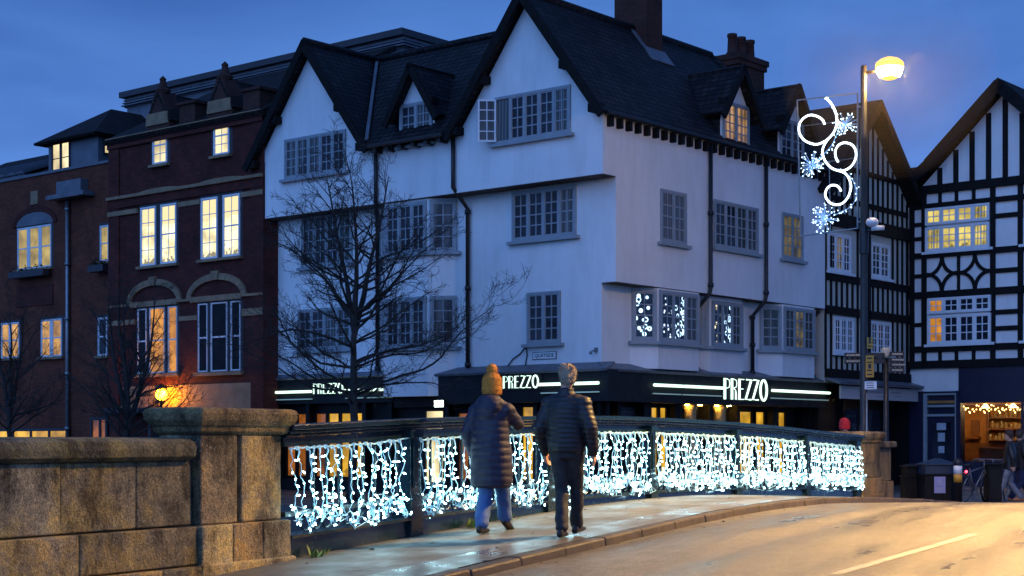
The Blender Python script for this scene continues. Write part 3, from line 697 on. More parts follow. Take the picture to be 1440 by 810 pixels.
def wwin(p0, p1, lights, pane, rows=2):
    a0, z0 = WF.px(*p0); a1, z1 = WF.px(*p1); a0, a1 = sorted((a0, a1)); z0, z1 = sorted((z0, z1))
    MB().fbox(WF, a0-.12, a1+.12, z0-.1, z1+.1, 0, .006).build('reveal_shade', M['darkframe'], wg)  # flat dark sheet painting the shade of a set-back window
    window(wg, WF, a0, a1, z0, z1, lights, 1, 2, 'wframe', pane, 'dress', 'sash_window', fw=.04, mw=.16, sash=.03, d=.05, hung=True)
    return a0, a1, z0, z1
a0, a1, z0, z1 = wwin((26, 322), (73, 375), 3, ['wingyellow'])
# segmental arch and panel below, plant box on the sill
b = MB(); m_ = (a0+a1)/2; n = 12
for i in range(n):
    t0, t1 = math.pi*i/n, math.pi*(i+1)/n-.01
    p = lambda t, k: (m_+(1.22+k)*math.cos(t), z1+.05+(.50+k)*math.sin(t))
    b.fprism(WF, [p(t0, 0), p(t1, 0), p(t1, .22), p(t0, .22)], 0, .05)
b.build('brick_arch', M['brick'], wg)
MB().fprism(WF, [(m_+1.2*math.cos(math.pi*i/n), z1+.06+.48*math.sin(math.pi*i/n)) for i in range(n+1)], .0, .03).build('tympanum', M['lead'], wg)
MB().fbox(WF, a0-.1, a1+.1, 6.6, 7.35, 0, .04).build('brick_panel', M['brick'], wg)
MB().fbox(WF, m_-.22, m_+.22, 10.45-.05, 10.9, 0, .05).build('key_stone', M['dress'], wg)
wwin((142, 318), (154, 367), 1, ['wingyellow']); wwin((3, 455), (28, 503), 2, ['amber']); wwin((59, 450), (88, 501), 2, ['amber']); wwin((139, 447), (152, 500), 1, ['glass'])
a, z = WF.px(40, 609)
window(wg, WF, a-2.6, a+2.2, 1.15, 2.02, 4, 1, 1, 'darkframe', ['restaurant'], False)
window(wg, WF, 22.2, 23.3, .9, 2.4, 2, 1, 2, 'darkframe', ['restdim'], False)
# hipped dormer with lit corner windows
dm = MB(); dm.box(.5, 4, 23.6, 26.7, 11.3, 12.75); d_ = dm.build('dormer', M['lead'], wg)
DF = FL(.5)
window(d_, DF, 25.3, 26.45, 11.5, 12.70, 2, 1, 2, 'darkframe', ['paleyellow2'], False, fw=.04)
DS = FR(23.6)
window(d_, DS, .7, 1.25, 12.0, 12.62, 1, 1, 1, 'darkframe', ['paleyellow2'], False, fw=.04)
r_ = MB(); zt, zb = 14.1, 12.72
r_.slab([(.1, 23.2, zb), (.1, 27.1, zb), (2.2, 25.15, zt)], .1); r_.slab([(.1, 23.2, zb), (2.2, 25.15, zt), (3.6, 25.15, zt), (3.6, 23.2, zb)], .1); r_.slab([(.1, 27.1, zb), (3.6, 27.1, zb), (3.6, 25.15, zt), (2.2, 25.15, zt)], .1)
r_.build('dormer_roof', M['browntile'], d_)
r_ = MB(); r_.slab([(.25, 21.4, 11.5), (.25, 36, 11.5), (4.6, 36, 13.6), (4.6, 21.4, 13.6)], .15); r_.build('roof', M['browntile'], wg)
# seamed lead roof of the neighbour at the very edge
lf = MB(); lf.slab([(.4, 28.2, 11.85), (.4, 36, 11.85), (3.4, 36, 13.0), (3.4, 28.2, 13.0)], .08)
for i in range(12): u = 28.3+i*.62; lf.slab([(.4, u, 11.9), (.4, u+.05, 11.9), (3.4, u+.05, 13.06), (3.4, u, 13.06)], .05)
lf.box(.5, .8, 28.3, 36, 11.3, 11.84)
lf.build('lead_roof', M['lead'], wg)
# plants on the sills
def leafy(F, a0, a1, z, parent, n=60):
    b = MB(); rr = random.Random(int(a0*10))
    for i in range(n):
        c = F.pt(rr.uniform(a0, a1), z+abs(rr.gauss(0, .10)), rr.uniform(.06, .26)); d = Vector((rr.gauss(0,1), rr.gauss(0,1), rr.gauss(.4,.8))).normalized()*.10; e = d.cross(Vector((.3,.5,.8))).normalized()*.03
        b.add([c-e, c+e, c+d], [(0,1,2)])
    o = b.build('foliage', M['leaf'], parent)
    return o
M['leaf'] = paint('dark leaves', (.03, .05, .02), .6, .4, 6, 0)
for F, p, q, z in ((WF, a0, a1, z0), (WF, 22.1, 22.9, 7.9)):
    bx = MB().fbox(F, p-.05, q+.05, z-.34, z-.1, .16, .42).build('planter', M['darkframe'], wg); leafy(F.off(.1), p, q, z-.08, bx)

# ------------------------------------------------------------------ half-timbered house next to the white one
hb = thing('gabled_timbered_house', 'half-timbered house with close black studs and a pale shop sign, beside the white house', 'house', None, block=(14.4, 0, 0))
GB = FR(.03)
w = MB(); w.box(11.42, 17.4, .03, 9, 3.45, 8.9); w.fprism(GB, [(11.5, 8.9), (17.3, 8.9), (17.3, 9.9), (14.4, 12.55), (11.5, 9.9)], -.4, 0)
w.build('wall', M['cream'], hb)
t = MB()
t.fbox(GB, 11.42, 17.4, 3.6, 3.88, 0, .14); t.fbox(GB, 11.42, 17.4, 5.66, 5.92, 0, .10); t.fbox(GB, 11.42, 17.4, 6.74, 6.98, 0, .08); t.fbox(GB, 11.42, 17.4, 8.52, 8.95, 0, .14); t.fbox(GB, 11.5, 17.3, 9.35, 9.52, 0, .07); t.fbox(GB, 12, 16.8, 10.42, 10.58, 0, .07)
for i in range(17):
    v = 11.46+i*.365
    z1 = 12.5-abs(v-14.4)*.93
    t.fbox(GB, v-.05, v+.05, 8.9, z1, 0, .04); t.fbox(GB, v-.05, v+.05, 5.9, 6.75, 0, .04)
    if 11.95 < v < 13.4 or 14.5 < v < 16.1: t.fbox(GB, v-.045, v+.045, 3.85, 4.32, 0, .04); continue
    t.fbox(GB, v-.05, v+.05, 3.85, 5.7, 0, .04); t.fbox(GB, v-.05, v+.05, 6.95, 8.55, 0, .04)
t.fbox(GB, 11.9, 16.3, 4.30, 4.36, 0, .05); t.fbox(GB, 14.25, 14.45, 3.6, 8.9, 0, .10)
t.build('timber_frame', M['timber'], hb)
window(hb, GB, 11.6, 13.15, 7.05, 8.3, 3, 2, 4, 'wframe', ['glass', 'dimyellow', 'glass'], True, sash=.04); window(hb, GB, 14.6, 15.95, 7.08, 8.25, 2, 2, 4, 'wframe', ['glassg', 'glassc'], True, sash=.04)
window(hb, GB, 12.0, 13.35, 4.42, 5.6, 3, 2, 4, 'wframe', ['glass'], True, sash=.04); window(hb, GB, 14.55, 16.05, 4.45, 5.6, 3, 2, 4, 'wframe', ['glassg', 'glass', 'glass'], True, sash=.04)
r_ = MB()
for sg in (1, -1): r_.slab([(14.4, -.5, 12.95), (14.4, 9, 12.95), (14.4+sg*3.5, 9, 9.60), (14.4+sg*3.5, -.5, 9.60)], .18)
r_.build('roof', M['browntile'], hb)
bb = MB()
for sg in (1, -1): bb.fbar(GB, (14.4-sg*.05, 12.83), (14.4+sg*3.45, 9.50), .30, .42, .52)
bb.build('bargeboard', M['timber'], hb)
ca = MB(); ca.slab([(11.45, -.55, 3.45), (17.6, -.55, 3.45), (17.6, .0, 3.62), (11.45, .0, 3.62)], .09); ca.build('lead_canopy', M['lead'], hb)
sg_ = MB(); sg_.fbox(GB, 11.85, 17.5, 2.92, 3.34, .30, .36); sb = sg_.build('shop_sign_board', M['pink'], hb)
# faded lettering on the board: rows of short worn strokes
rr = random.Random(3); b = MB(); F = GB.off(.362)
for a0, a1, z, h in ((13.05, 13.5, 3.17, .05), (13.05, 13.45, 3.06, .04), (13.75, 15.1, 3.17, .09), (14.3, 15.0, 3.03, .03), (15.4, 16.2, 3.18, .06), (15.6, 16.1, 3.06, .04)):
    a = a0
    while a < a1: l = rr.uniform(.04, .10); b.fbox(F, a, a+l, z-h/2*rr.uniform(.6, 1), z+h/2, 0, .004); a += l+.03
M['faint'] = paint('faded lettering', (.30, .24, .25), .6); b.build('lettering', M['faint'], sb)
sh = MB(); sh.box(11.43, 17.49, .601, 8, 0, 3.44); sh.box(11.45, 17.5, .5, .6, 0, 3.45); sh.box(17.38, 17.49, .03, .49, 0, 8.9)
for v in (11.5, 13.2, 14.8, 16.4, 17.3): sh.box(v, v+.14, .3, .499, 0, 2.9)
sh.box(11.5, 17.5, .32, .498, 0, .5); sh.build('shop_front', M['shopdark'], hb)
window(hb, FR(.49), 13.4, 14.75, .55, 2.7, 1, 1, 1, 'shopdark', ['glass'], False, 'shop_window', nosash=True); window(hb, FR(.49), 15.0, 16.3, .55, 2.7, 1, 1, 1, 'shopdark', ['glass'], False, 'shop_window', nosash=True)

# ------------------------------------------------------------------ half-timbered house closing the view on the right
hc = thing('timbered_corner_house', 'black and white half-timbered house with quatrefoil panels and a lit upper window', 'house', None, block=(17.5, -3.4, 0))
CF = FL(17.5); px = CF.px
w = MB(); w.box(17.5, 25, -6.9, .35, 4.1, 10.0)
w.fprism(CF, [(-6.9, 10.0), (-.02, 10.0), (-3.4, 13.25)], -.4, 0)
w.fbox(CF, -1.82, -.02, 3.28, 4.1, -.3, 0)
w.build('wall', M['white'], hc)
t = MB()
def bm_(p, q, wd=.20, d=.07): t.fbar(CF, p, q, wd, 0, d)
H = [10.18, 9.93-.0, 8.02, 6.68, 4.78, 4.2]
for z, wd, d in ((10.28, .30, .10), (8.0, .20, .09), (6.62, .24, .11), (4.74, .22, .09), (4.20, .26, .16)): t.fbox(CF, -6.9, -.02, z-wd/2, z+wd/2, 0, d)
t.fbox(CF, -6.9, -.02, 9.62, 9.80, 0, .07)
for a in (-.10, -.55, -3.04, -4.0, -4.95, -6.8): t.fbox(CF, a-.09, a+.09, 4.3, 10.2, 0, .06)
for a in (-1.14, -1.74, -2.36): t.fbox(CF, a-.06, a+.06, 9.75, 10.2, 0, .05); t.fbox(CF, a-.06, a+.06, 4.3, 4.7, 0, .05)
for z in (9.1, 8.6): t.fbox(CF, -.5, -.12, z-.07, z+.07, 0, .05)
for z in (9.15, 7.3, 5.9, 5.35): t.fbox(CF, -4.0, -3.05, z-.08, z+.08, 0, .05); t.fbox(CF, -6.8, -5.0, z-.08, z+.08, 0, .05)
for z in (7.3, 5.6): t.fbox(CF, -.5, -.12, z-.07, z+.07, 0, .05)
for i in range(11):                                                   # gable studs
    a = -.55-i*.585
    zt = 13.15-abs(a+3.4)*.95
    if zt > 10.5: t.fbox(CF, a-.085, a+.085, 10.4, zt, 0, .06)
for c0, c1 in ((-.64, -1.78), (-1.86, -2.95)):                        # quatrefoil panels: four quarter rings round a diamond
    z0, z1 = 6.74, 7.90; W = abs(c1-c0)
    for ax, sx in ((c0, -1), (c1, 1)):
        for az, sz in ((z0, 1), (z1, -1)):
            pts = []; r0, r1 = .44*W, .54*W
            for k in range(8): a_ = math.pi/2*k/7; pts.append((ax+sx*r0*math.cos(a_)*1.0, az+sz*r0*math.sin(a_)*1.08))
            for k in range(7, -1, -1): a_ = math.pi/2*k/7; pts.append((ax+sx*r1*math.cos(a_), az+sz*r1*math.sin(a_)*1.08))
            for k in range(7): t.fprism(CF, [pts[k], pts[k+1], pts[14-k], pts[15-k]], 0, .05+(.004 if sx > 0 else 0)+(.008 if sz > 0 else 0))
t.fbox(CF, -1.87, -1.77, 6.7, 7.95, 0, .062)
t.build('timber_frame', M['timber'], hc)
def twopart(a0, a1, z0, z1, zm, top, bot):
    o = window(hc, CF, a0, a1, zm+.03, z1, 4, 2, 2, 'wframe', top, False, fw=.07, mw=.09, d=.13, back=.09, sash=.03)
    return window(hc, CF, a0, a1, z0, zm-.03, 4, 2, 3, 'wframe', bot, True, fw=.07, mw=.09, d=.13, back=.09, sash=.03)
twopart(-2.95, -.63, 8.12, 9.62, 9.0, ['cottagecurtain', 'cottage', 'cottage', 'cottage'], ['cottagecurtain', 'cottage', 'cottage', 'cottagecurtain'])
twopart(-3.0, -.72, 4.90, 6.50, 5.92, ['glass', 'glass', 'glass', 'orangeroom'], ['glass', 'glass', 'glass', 'orangeroom'])
window(hc, CF, -4.86, -4.1, 8.12, 9.0, 2, 2, 3, 'wframe', ['glass'], True); window(hc, CF, -4.86, -4.1, 4.9, 5.8, 2, 2, 3, 'wframe', ['glass'], True)
r_ = MB()
for sg in (1, -1):                                                    # roof with a sprocketed foot
    F = CF
    r_.slab([F.pt(-3.4, 13.72, .5), F.pt(-3.4, 13.72, -8), F.pt(-3.4+sg*2.5, 11.28, -8), F.pt(-3.4+sg*2.5, 11.28, .5)], .2)
    r_.slab([F.pt(-3.4+sg*2.5, 11.28, .5), F.pt(-3.4+sg*2.5, 11.28, -8), F.pt(-3.4+sg*4.0, 10.12, -8), F.pt(-3.4+sg*4.0, 10.12, .5)], .2)
r_.build('roof', M['browntile'], hc)
b = MB()
for sg in (1, -1): b.fbar(CF, (-3.4-sg*.05, 13.52), (-3.4+sg*2.5, 11.1), .40, .40, .52); b.fbar(CF, (-3.4+sg*2.46, 11.13), (-3.4+sg*4.0, 9.94), .36, .40, .52)
b.build('bargeboard', M['timber'], hc)
ch = MB(); ch.box(19.5, 21, .1, 1.3, 8, 11.5); ch.build('chimney', M['chimbrick'], hc)
# ground floor: navy door surround, cafe room behind a wide window
g = MB()
g.fbox(CF, -.5, -.02, 0, 3.27, -.3, .03); g.fbox(CF, -.02, .4, 0, 4.1, -.3, -.01); g.fbox(CF, -1.90, -1.74, 0, 3.27, -.3, .06); g.fbox(CF, -6.9, -1.83, 2.86, 4.08, -.3, .06); g.fbox(CF, -6.9, -6.5, 0, 2.86, -.3, .06)
g.fbox(CF, -6.5, -1.90, 0, .85, -.3, .05); g.fbox(CF, -4.12, -4.02, .85, 2.86, -.1, .03); g.fbox(CF, -1.74, -.5, 0, 3.27, -.3, -.16)
g.build('shop_front', M['navy'], hc)
dr = MB()
for q in ((-.62, -.5, 0, 3.2), (-1.74, -1.66, 0, 3.2), (-1.66, -.62, 2.40, 2.48), (-1.66, -.62, 2.72, 2.80), (-1.66, -.62, 3.14, 3.2)): dr.fbox(CF, *q, -.15, -.02)
df = dr.build('door_frame', M['grey'], hc)
d = MB(); d.fbox(CF, -1.64, -.64, .02, 2.39, -.15, -.09); do = d.build('door', M['navy'], hc)
MB().fbox(CF, -1.5, -.78, .9, 2.2, -.09, -.085).build('pane', M['glass'], do)
n_ = MB()
for a, z, ww, h in ((-1.14, 2.05, .34, .24), (-1.14, 1.68, .26, .30), (-1.14, 1.25, .22, .24)): n_.fbox(CF, a-ww/2, a+ww/2, z-h/2, z+h/2, -.085, -.08)
M['notice'] = paint('paper notice', (.42, .46, .52), .7); n_.build('notice', M['notice'], do)
# cafe interior
ci = MB(); ci.box(20.6, 20.7, -6.6, -.3, 0, 2.85); ci.box(17.84, 20.6, -.36, -.3, 0, 2.85); ci.box(17.6, 20.6, -6.6, -6.52, 0, 2.85); ci.box(17.6, 20.7, -6.6, -.3, 2.855, 2.95); ci.box(17.6, 20.7, -6.6, -.3, 0, .05)
M['cafewall'] = paint('ochre cafe wall', (.34, .16, .045), .8, .3); ci_ = ci.build('cafe_room', M['cafewall'], hc)
cs = MB(); rr = random.Random(5)
cs.box(20.50, 20.598, -6.4, -.4, .05, 1.5)
for z in (1.55, 1.95, 2.35): cs.box(20.25, 20.6, -4.2, -1.62, z, z+.05)
cs.box(19.0, 19.5, -5.6, -1.9, .05, 1.25); cs.box(18.9, 19.6, -5.7, -1.85, 1.25, 1.31); cs.box(18.6, 18.9, -1.3, -.9, .05, .5); cs.box(18.3, 18.7, -2.2, -1.8, .05, .9)
M['wood'] = paint('brown counter wood', (.12, .045, .018), .5, .3, 4); sf = cs.build('shelf', M['wood'], hc)
bt = MB()
for z in (1.60, 2.0, 2.40):
    u = -4.1
    while u < -1.7: h = rr.uniform(.15, .32); bt.ell([(z, 20.42, u, .05, .05), (z+h*.6, 20.42, u, .05, .05), (z+h, 20.42, u, .02, .02)], 7); u += rr.uniform(.12, .22)
M['bottle'] = paint('glassware', (.35, .30, .20), .2, .6, 3, 0); b_ = bt.build('bottle_row', M['bottle'], sf)
lp = MB()
for u in (-1.1, -2.0, -3.0, -4.8): lp.ell([(2.70, 19.3, u, .16, .16), (2.85, 19.3, u, .05, .05)], 12)
M['cafelamp'] = glow('cafe lamp', (1, .66, .26), 55); lp.build('ceiling_lamp', M['cafelamp'], hc)
pc = MB(); pc.box(20.54, 20.598, -1.22, -.92, 1.75, 2.3); pc.box(20.5, 20.598, -1.62, -1.50, 1.4, 2.6); pc.box(20.35, 20.598, -1.30, -.75, 1.62, 1.68); pc.build('picture', M['wood'], hc)
m, nt, p = newmat('clear shop glass'); p.inputs['Base Color'].default_value = (1,1,1,1); p.inputs['Roughness'].default_value = .02; p.inputs['Transmission Weight'].default_value = 1; p.inputs['IOR'].default_value = 1.01; M['clear'] = m
MB().fbox(CF, -6.5, -1.92, .86, 2.85, -.06, -.055).build('shop_window', M['clear'], hc)
# fairy lights along the top of the cafe window
ft = thing('fairy_light_string', 'warm fairy lights swagged along the top of the cafe window', 'fairy lights', None, block=tuple(CF.pt(-4.1, 2.7, -.1)))
pts = []
for i in range(96):
    a = -1.95-i*.048; pts.append(CF.pt(a, 2.76-.16*abs(math.sin(i*.29))-.07*math.sin(i*1.7), -.10-.05*math.sin(i*2.3)))
MB().tube(pts, .005, 4).build('wire', M['pipe'], ft)
bm = MB().ball((0,0,0), .024, .024, .024, 8, 5).mesh('bulb', [M['fairy']], smooth=True)
def put(name, me, parent, p, rot=None, org=None):
    o = bpy.data.objects.new(name, me); COL.objects.link(o); o.parent = parent; root = parent
    while root.parent is not None: root = root.parent
    o.location = Vector(p) - ORG[root.name]
    if rot is not None: o.rotation_euler = rot
    return o
for p in pts: put('bulb', bm, ft, p + Vector((0, 0, -.025)))
# ------------------------------------------------------------------ ground, river, road, pavement
def asphalt():
    m, nt, p = newmat('wet asphalt'); v = coords(nt)
    g = nz(nt, v, 26, 5, .85); b_ = nz(nt, v, .55, 5, .6); st = nz(nt, v, 2.6, 4, .6)
    c = ramp(nt, g, [(.30, (.016, .016, .016)), (.50, (.052, .052, .052)), (.68, (.24, .238, .232))])
    nt.links.new(mix(nt, 1, c, mix(nt, 1, ramp(nt, b_, [(.3, (.6,)*3), (.7, (1.15,)*3)]), ramp(nt, nz(nt, v, 11, 4, .8), [(.34, (.62,)*3), (.66, (1.35,)*3)]), 'MULTIPLY'), 'MULTIPLY'), p.inputs['Base Color'])
    r_ = mix(nt, .5, ramp(nt, b_, [(.35, (.30,)*3), (.65, (.48,)*3)]), ramp(nt, st, [(.3, (.30,)*3), (.7, (.52,)*3)]))
    nt.links.new(r_, p.inputs['Roughness']); p.inputs['Specular IOR Level'].default_value = .95
    dn = nd(nt, 'VectorMath', operation='DOT_PRODUCT'); dn.inputs[1].default_value = tuple(N); nt.links.new(v, dn.inputs[0])
    ds_ = nd(nt, 'VectorMath', operation='DOT_PRODUCT'); ds_.inputs[1].default_value = tuple(D*.09); nt.links.new(v, ds_.inputs[0])
    cx_ = nd(nt, 'CombineXYZ'); nt.links.new(ds_.outputs['Value'], cx_.inputs[0]); nt.links.new(dn.outputs['Value'], cx_.inputs[1])
    lane = nz(nt, cx_.outputs[0], 1.5, 5, .6)                          # tyre-polished bands along the lanes
    nt.links.new(mix(nt, 1, r_, ramp(nt, lane, [(.36, (.72,)*3), (.64, (1.3,)*3)]), 'MULTIPLY'), p.inputs['Roughness'])
    bc = p.inputs['Base Color'].links[0].from_socket; nt.links.new(mix(nt, 1, bc, ramp(nt, lane, [(.36, (.66,)*3), (.64, (1.1,)*3)]), 'MULTIPLY'), p.inputs['Base Color'])
    h = mix(nt, .5, g, nz(nt, v, 13, 5, .8)); bump(nt, p, h, .8, .03); return m
M['asphalt'] = asphalt()
def paving(name, c1, c2, w, h, rough=(.25, .6), bs=.25):
    m, nt, p = newmat(name); tc = nd(nt, 'TexCoord'); mp = nd(nt, 'Mapping'); mp.inputs['Rotation'].default_value = (0, 0, -math.atan2(D.y, D.x)); nt.links.new(tc.outputs['Object'], mp.inputs[0])
    b = nd(nt, 'TexBrick'); b.inputs['Scale'].default_value = 1; b.inputs['Brick Width'].default_value = w; b.inputs['Row Height'].default_value = h; b.inputs['Mortar Size'].default_value = .006
    b.inputs['Color1'].default_value = (*c1, 1); b.inputs['Color2'].default_value = (*c2, 1); b.inputs['Mortar'].default_value = (.02, .02, .018, 1); nt.links.new(mp.outputs[0], b.inputs['Vector'])
    o = tc.outputs['Object']; n = nz(nt, o, 1.1, 6, .65)
    c = mix(nt, 1, b.outputs[0], ramp(nt, n, [(.3, (.55,)*3), (.7, (1.1,)*3)]), 'MULTIPLY'); c = mix(nt, 1, c, ramp(nt, nz(nt, o, 45, 3), [(.3, (.75,)*3), (.7, (1.15,)*3)]), 'MULTIPLY')
    nt.links.new(c, p.inputs['Base Color']); nt.links.new(ramp(nt, nz(nt, o, 1.7, 4), [(.35, (rough[0],)*3), (.65, (rough[1],)*3)]), p.inputs['Roughness'])
    iv = nd(nt, 'Invert'); nt.links.new(mix(nt, .5, b.outputs[1], nz(nt, o, 30, 4)), iv.inputs['Color']); bump(nt, p, iv.outputs[0], bs, .01); return m
M['slab'] = paving('concrete paving slabs', (.135, .142, .135), (.092, .096, .093), .9, .6, (.38, .75))
M['edge'] = paving('dark kerbside paving', (.12, .115, .11), (.09, .088, .085), 1.2, .6, (.22, .5))
M['quay'] = paving('quay setts', (.10, .09, .08), (.07, .065, .06), .3, .15, (.3, .7), .5)
M['kerb'] = paint('granite kerb', (.034, .028, .023), .55, .5, 4, .4)
M['mark'] = paint('worn white road paint', (.36, .34, .30), .5, .55, 14, .3)
M['water'] = darkglass('river water', (.006, .01, .012))
M['earth'] = paint('dark ground', (.05, .045, .04), .9)

def sheet(name, mat, rows, kind='structure'):
    b = MB()
    for r0, r1 in zip(rows, rows[1:]):
        for p, q, r_, s_ in zip(r0, r0[1:], r1[1:], r1): b.add([p, q, r_, s_], [(0,1,2,3)])
    o = b.build(name, mat, None, True, 0, kind); return o
SS = [i*.75 for i in range(-14, 76)] + [58+i*6 for i in range(6)]
T_RAIL, T_KERB = -8.99, -6.89
def strip_rows(ts, dz): return [[br(s, t, f(s)) for t, f in zip(ts, dz)] for s in SS]
zroad = lambda s: zp(s)-.085
o = sheet('road', M['asphalt'], [[br(s, t, zroad(s)+.05*(1-((t+3.75)/3.15)**2)) for t in (-6.9, -6.2, -5.2, -4.4, -3.75, -3.1, -2.2, -1.2, -.6)] for s in SS])
sheet('pavement', M['slab'], [[br(s, t, zp(s)+dz) for t, dz in ((-12.5 if s > 31.6 else -9.45, .0), (-7.55, .0))] for s in SS])
sheet('pavement_edge', M['edge'], [[br(s, t, zp(s)) for t in (-7.55, -7.06)] for s in SS])
sheet('far_pavement', M['slab'], [[br(s, t, zp(s)) for t in (-.45, 3.5)] for s in SS])
# kerb stones: a real step, one stone every 0.9 m with a small joint
def kerb(t0, t1):
    b = MB(); s = -8.0; rr = random.Random(2)
    while s < 60:
        e = s+.9 - .007; j = rr.uniform(-.008, .008); k = rr.uniform(-.006, .006)
        p = [br(s, t0, zp(s)-.16), br(e, t0, zp(e)-.16), br(e, t1+j, zp(e)-.16), br(s, t1+j, zp(s)-.16), br(s, t0, zp(s)+k), br(e, t0, zp(e)+k), br(e, t1+j-.02*(1 if t1 > t0 else -1), zp(e)+k), br(s, t1+j-.02*(1 if t1 > t0 else -1), zp(s)+k)]
        b.hexa(p); s += .9
    o = b.build('kerb', M['kerb'], None, False, .02, 'structure')
kerb(-7.06, -6.88); kerb(-.45, -.62)
# worn dashed centre line, a dark mastic seam along it
b = MB(); s = 3.67
while s < 60:
    n = 6
    for i in range(n):
        a, c = s+3.5*i/n, s+3.5*(i+1)/n; ta, tc_ = (-3.95+.36*min(1, max(0, (x-12.6)/3.5)) for x in (a, c)); b.add([br(a, ta-.05, zroad(a)+.055), br(a, ta+.05, zroad(a)+.055), br(c, tc_+.05, zroad(c)+.055), br(c, tc_-.05, zroad(c)+.055)], [(0,1,2,3)])
    s += 9.0
b.build('road_marking', M['mark'], None, False, 0, 'structure')
# earth, quay and river
b = MB(); b.add([(-900, -300, -1.9), (900, -300, -1.9), (900, 1500, -1.9), (-900, 1500, -1.9)], [(0,1,2,3)]); b.build('ground', M['earth'], None, kind='structure')
b = MB(); b.add([br(10, -200, -1.5), br(10, 200, -1.5), br(31, 200, -1.5), br(31, -200, -1.5)], [(0,1,2,3)]); b.build('river', M['water'], None, kind='structure')
b = MB(); b.sbox(31, 300, -200, -12.5, -1.8, 0.0); b.sbox(31.6, 300, -12.5, -6.9, -1.8, -.02); b.sbox(60, 300, -6.9, 200, -1.8, -.03); b.sbox(31, 60, 3.5, 200, -1.8, 0.0); b.build('quayside', M['quay'], None, kind='structure')
b = MB(); b.sbox(-40, 10, -200, -9.6, -1.8, -.2); b.build('near_bank', M['earth'], None, kind='structure')
# the side of the bridge deck (cast-iron fascia of the arch)
b = MB()
for s0, s1 in zip([11.2+i*.8 for i in range(25)], [12.0+i*.8 for i in range(25)]):
    p = [br(s0, -9.44, -1.4), br(s1, -9.44, -1.4), br(s1, -9.30, -1.4), br(s0, -9.30, -1.4), br(s0, -9.44, zp(s0)-.005), br(s1, -9.44, zp(s1)-.005), br(s1, -9.30, zp(s1)-.005), br(s0, -9.30, zp(s0)-.005)]
    b.hexa(p)
b.build('bridge_deck_side', M['iron'], None, kind='structure')

# ------------------------------------------------------------------ stone
def stone(name, lo, hi, ochre, lichen=.0):
    m, nt, p = newmat(name); v = coords(nt)
    big = nz(nt, v, 1.1, 8, .7, 0); fine = nz(nt, v, 26, 5, .7)
    c = ramp(nt, big, [(.34, lo), (.47, hi), (.56, ochre), (.64, hi), (.76, lo)])
    at_ = nd(nt, 'Attribute', attribute_name='tone'); c = mix(nt, 1, c, at_.outputs[0], 'MULTIPLY')
    c = mix(nt, 1, c, ramp(nt, fine, [(.3, (.62,)*3), (.7, (1.15,)*3)]), 'MULTIPLY')
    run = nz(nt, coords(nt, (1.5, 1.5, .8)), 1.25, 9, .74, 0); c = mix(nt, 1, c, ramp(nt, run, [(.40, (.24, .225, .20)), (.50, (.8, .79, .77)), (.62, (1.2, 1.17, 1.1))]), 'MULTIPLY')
    pit = nz(nt, v, 70, 3, .6); c = mix(nt, 1, c, ramp(nt, pit, [(.34, (.45,)*3), (.5, (1.0,)*3), (.68, (1.35,)*3)]), 'MULTIPLY')
    if lichen:
        l = ramp(nt, nz(nt, v, 42, 4, .7), [(.58, (0,0,0)), (.66, (1,1,1))]); gate = ramp(nt, nz(nt, v, 1.9, 4), [(.44, (0,0,0)), (.60, (lichen,)*3)])
        c = mix(nt, mix(nt, 1, l, gate, 'MULTIPLY'), c, (.52, .50, .42))
    nt.links.new(c, p.inputs['Base Color']); p.inputs['Roughness'].default_value = .85
    bump(nt, p, mix(nt, .5, nz(nt, v, 9, 6, .7), fine), 1.0, .05); return m
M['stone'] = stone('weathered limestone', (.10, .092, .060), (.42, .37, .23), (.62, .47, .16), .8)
M['stonecap'] = stone('coping stone', (.10, .09, .045), (.26, .225, .115), (.34, .27, .08), .45)
M['pierstone'] = stone('clean limestone', (.20, .17, .11), (.30, .255, .16), (.36, .26, .10), .1)
def tone(o, seed, lo=.5, hi=1.25, per=8):
    """each block of the masonry gets its own tone (a colour attribute read by the stone material)"""
    me = o.data; at_ = me.color_attributes.new('tone', 'FLOAT_COLOR', 'CORNER'); rr = random.Random(seed); cur = {}
    for p in me.polygons:
        k = min(p.vertices)//per
        if k not in cur: x = rr.uniform(lo, hi); w = rr.uniform(-.06, .14); cur[k] = (x*(1+w), x, x*(1-w), 1)
        for li in p.loop_indices: at_.data[li].color = cur[k]
    return o
TW = T_RAIL                                                           # face line of the wall
def course(b, s0, s1, t0, t1, z0, z1, lens, seed, gap=.008):
    rr = random.Random(seed); s = s0; i = 0
    while s < s1-.02:
        L = lens[i % len(lens)]; e = min(s+L, s1); j = rr.uniform(-.008, .012)
        b.sbox(s+gap/2, e-gap/2, t0, t1+j, z0+gap/2, z1-gap/2); s = e; i += 1
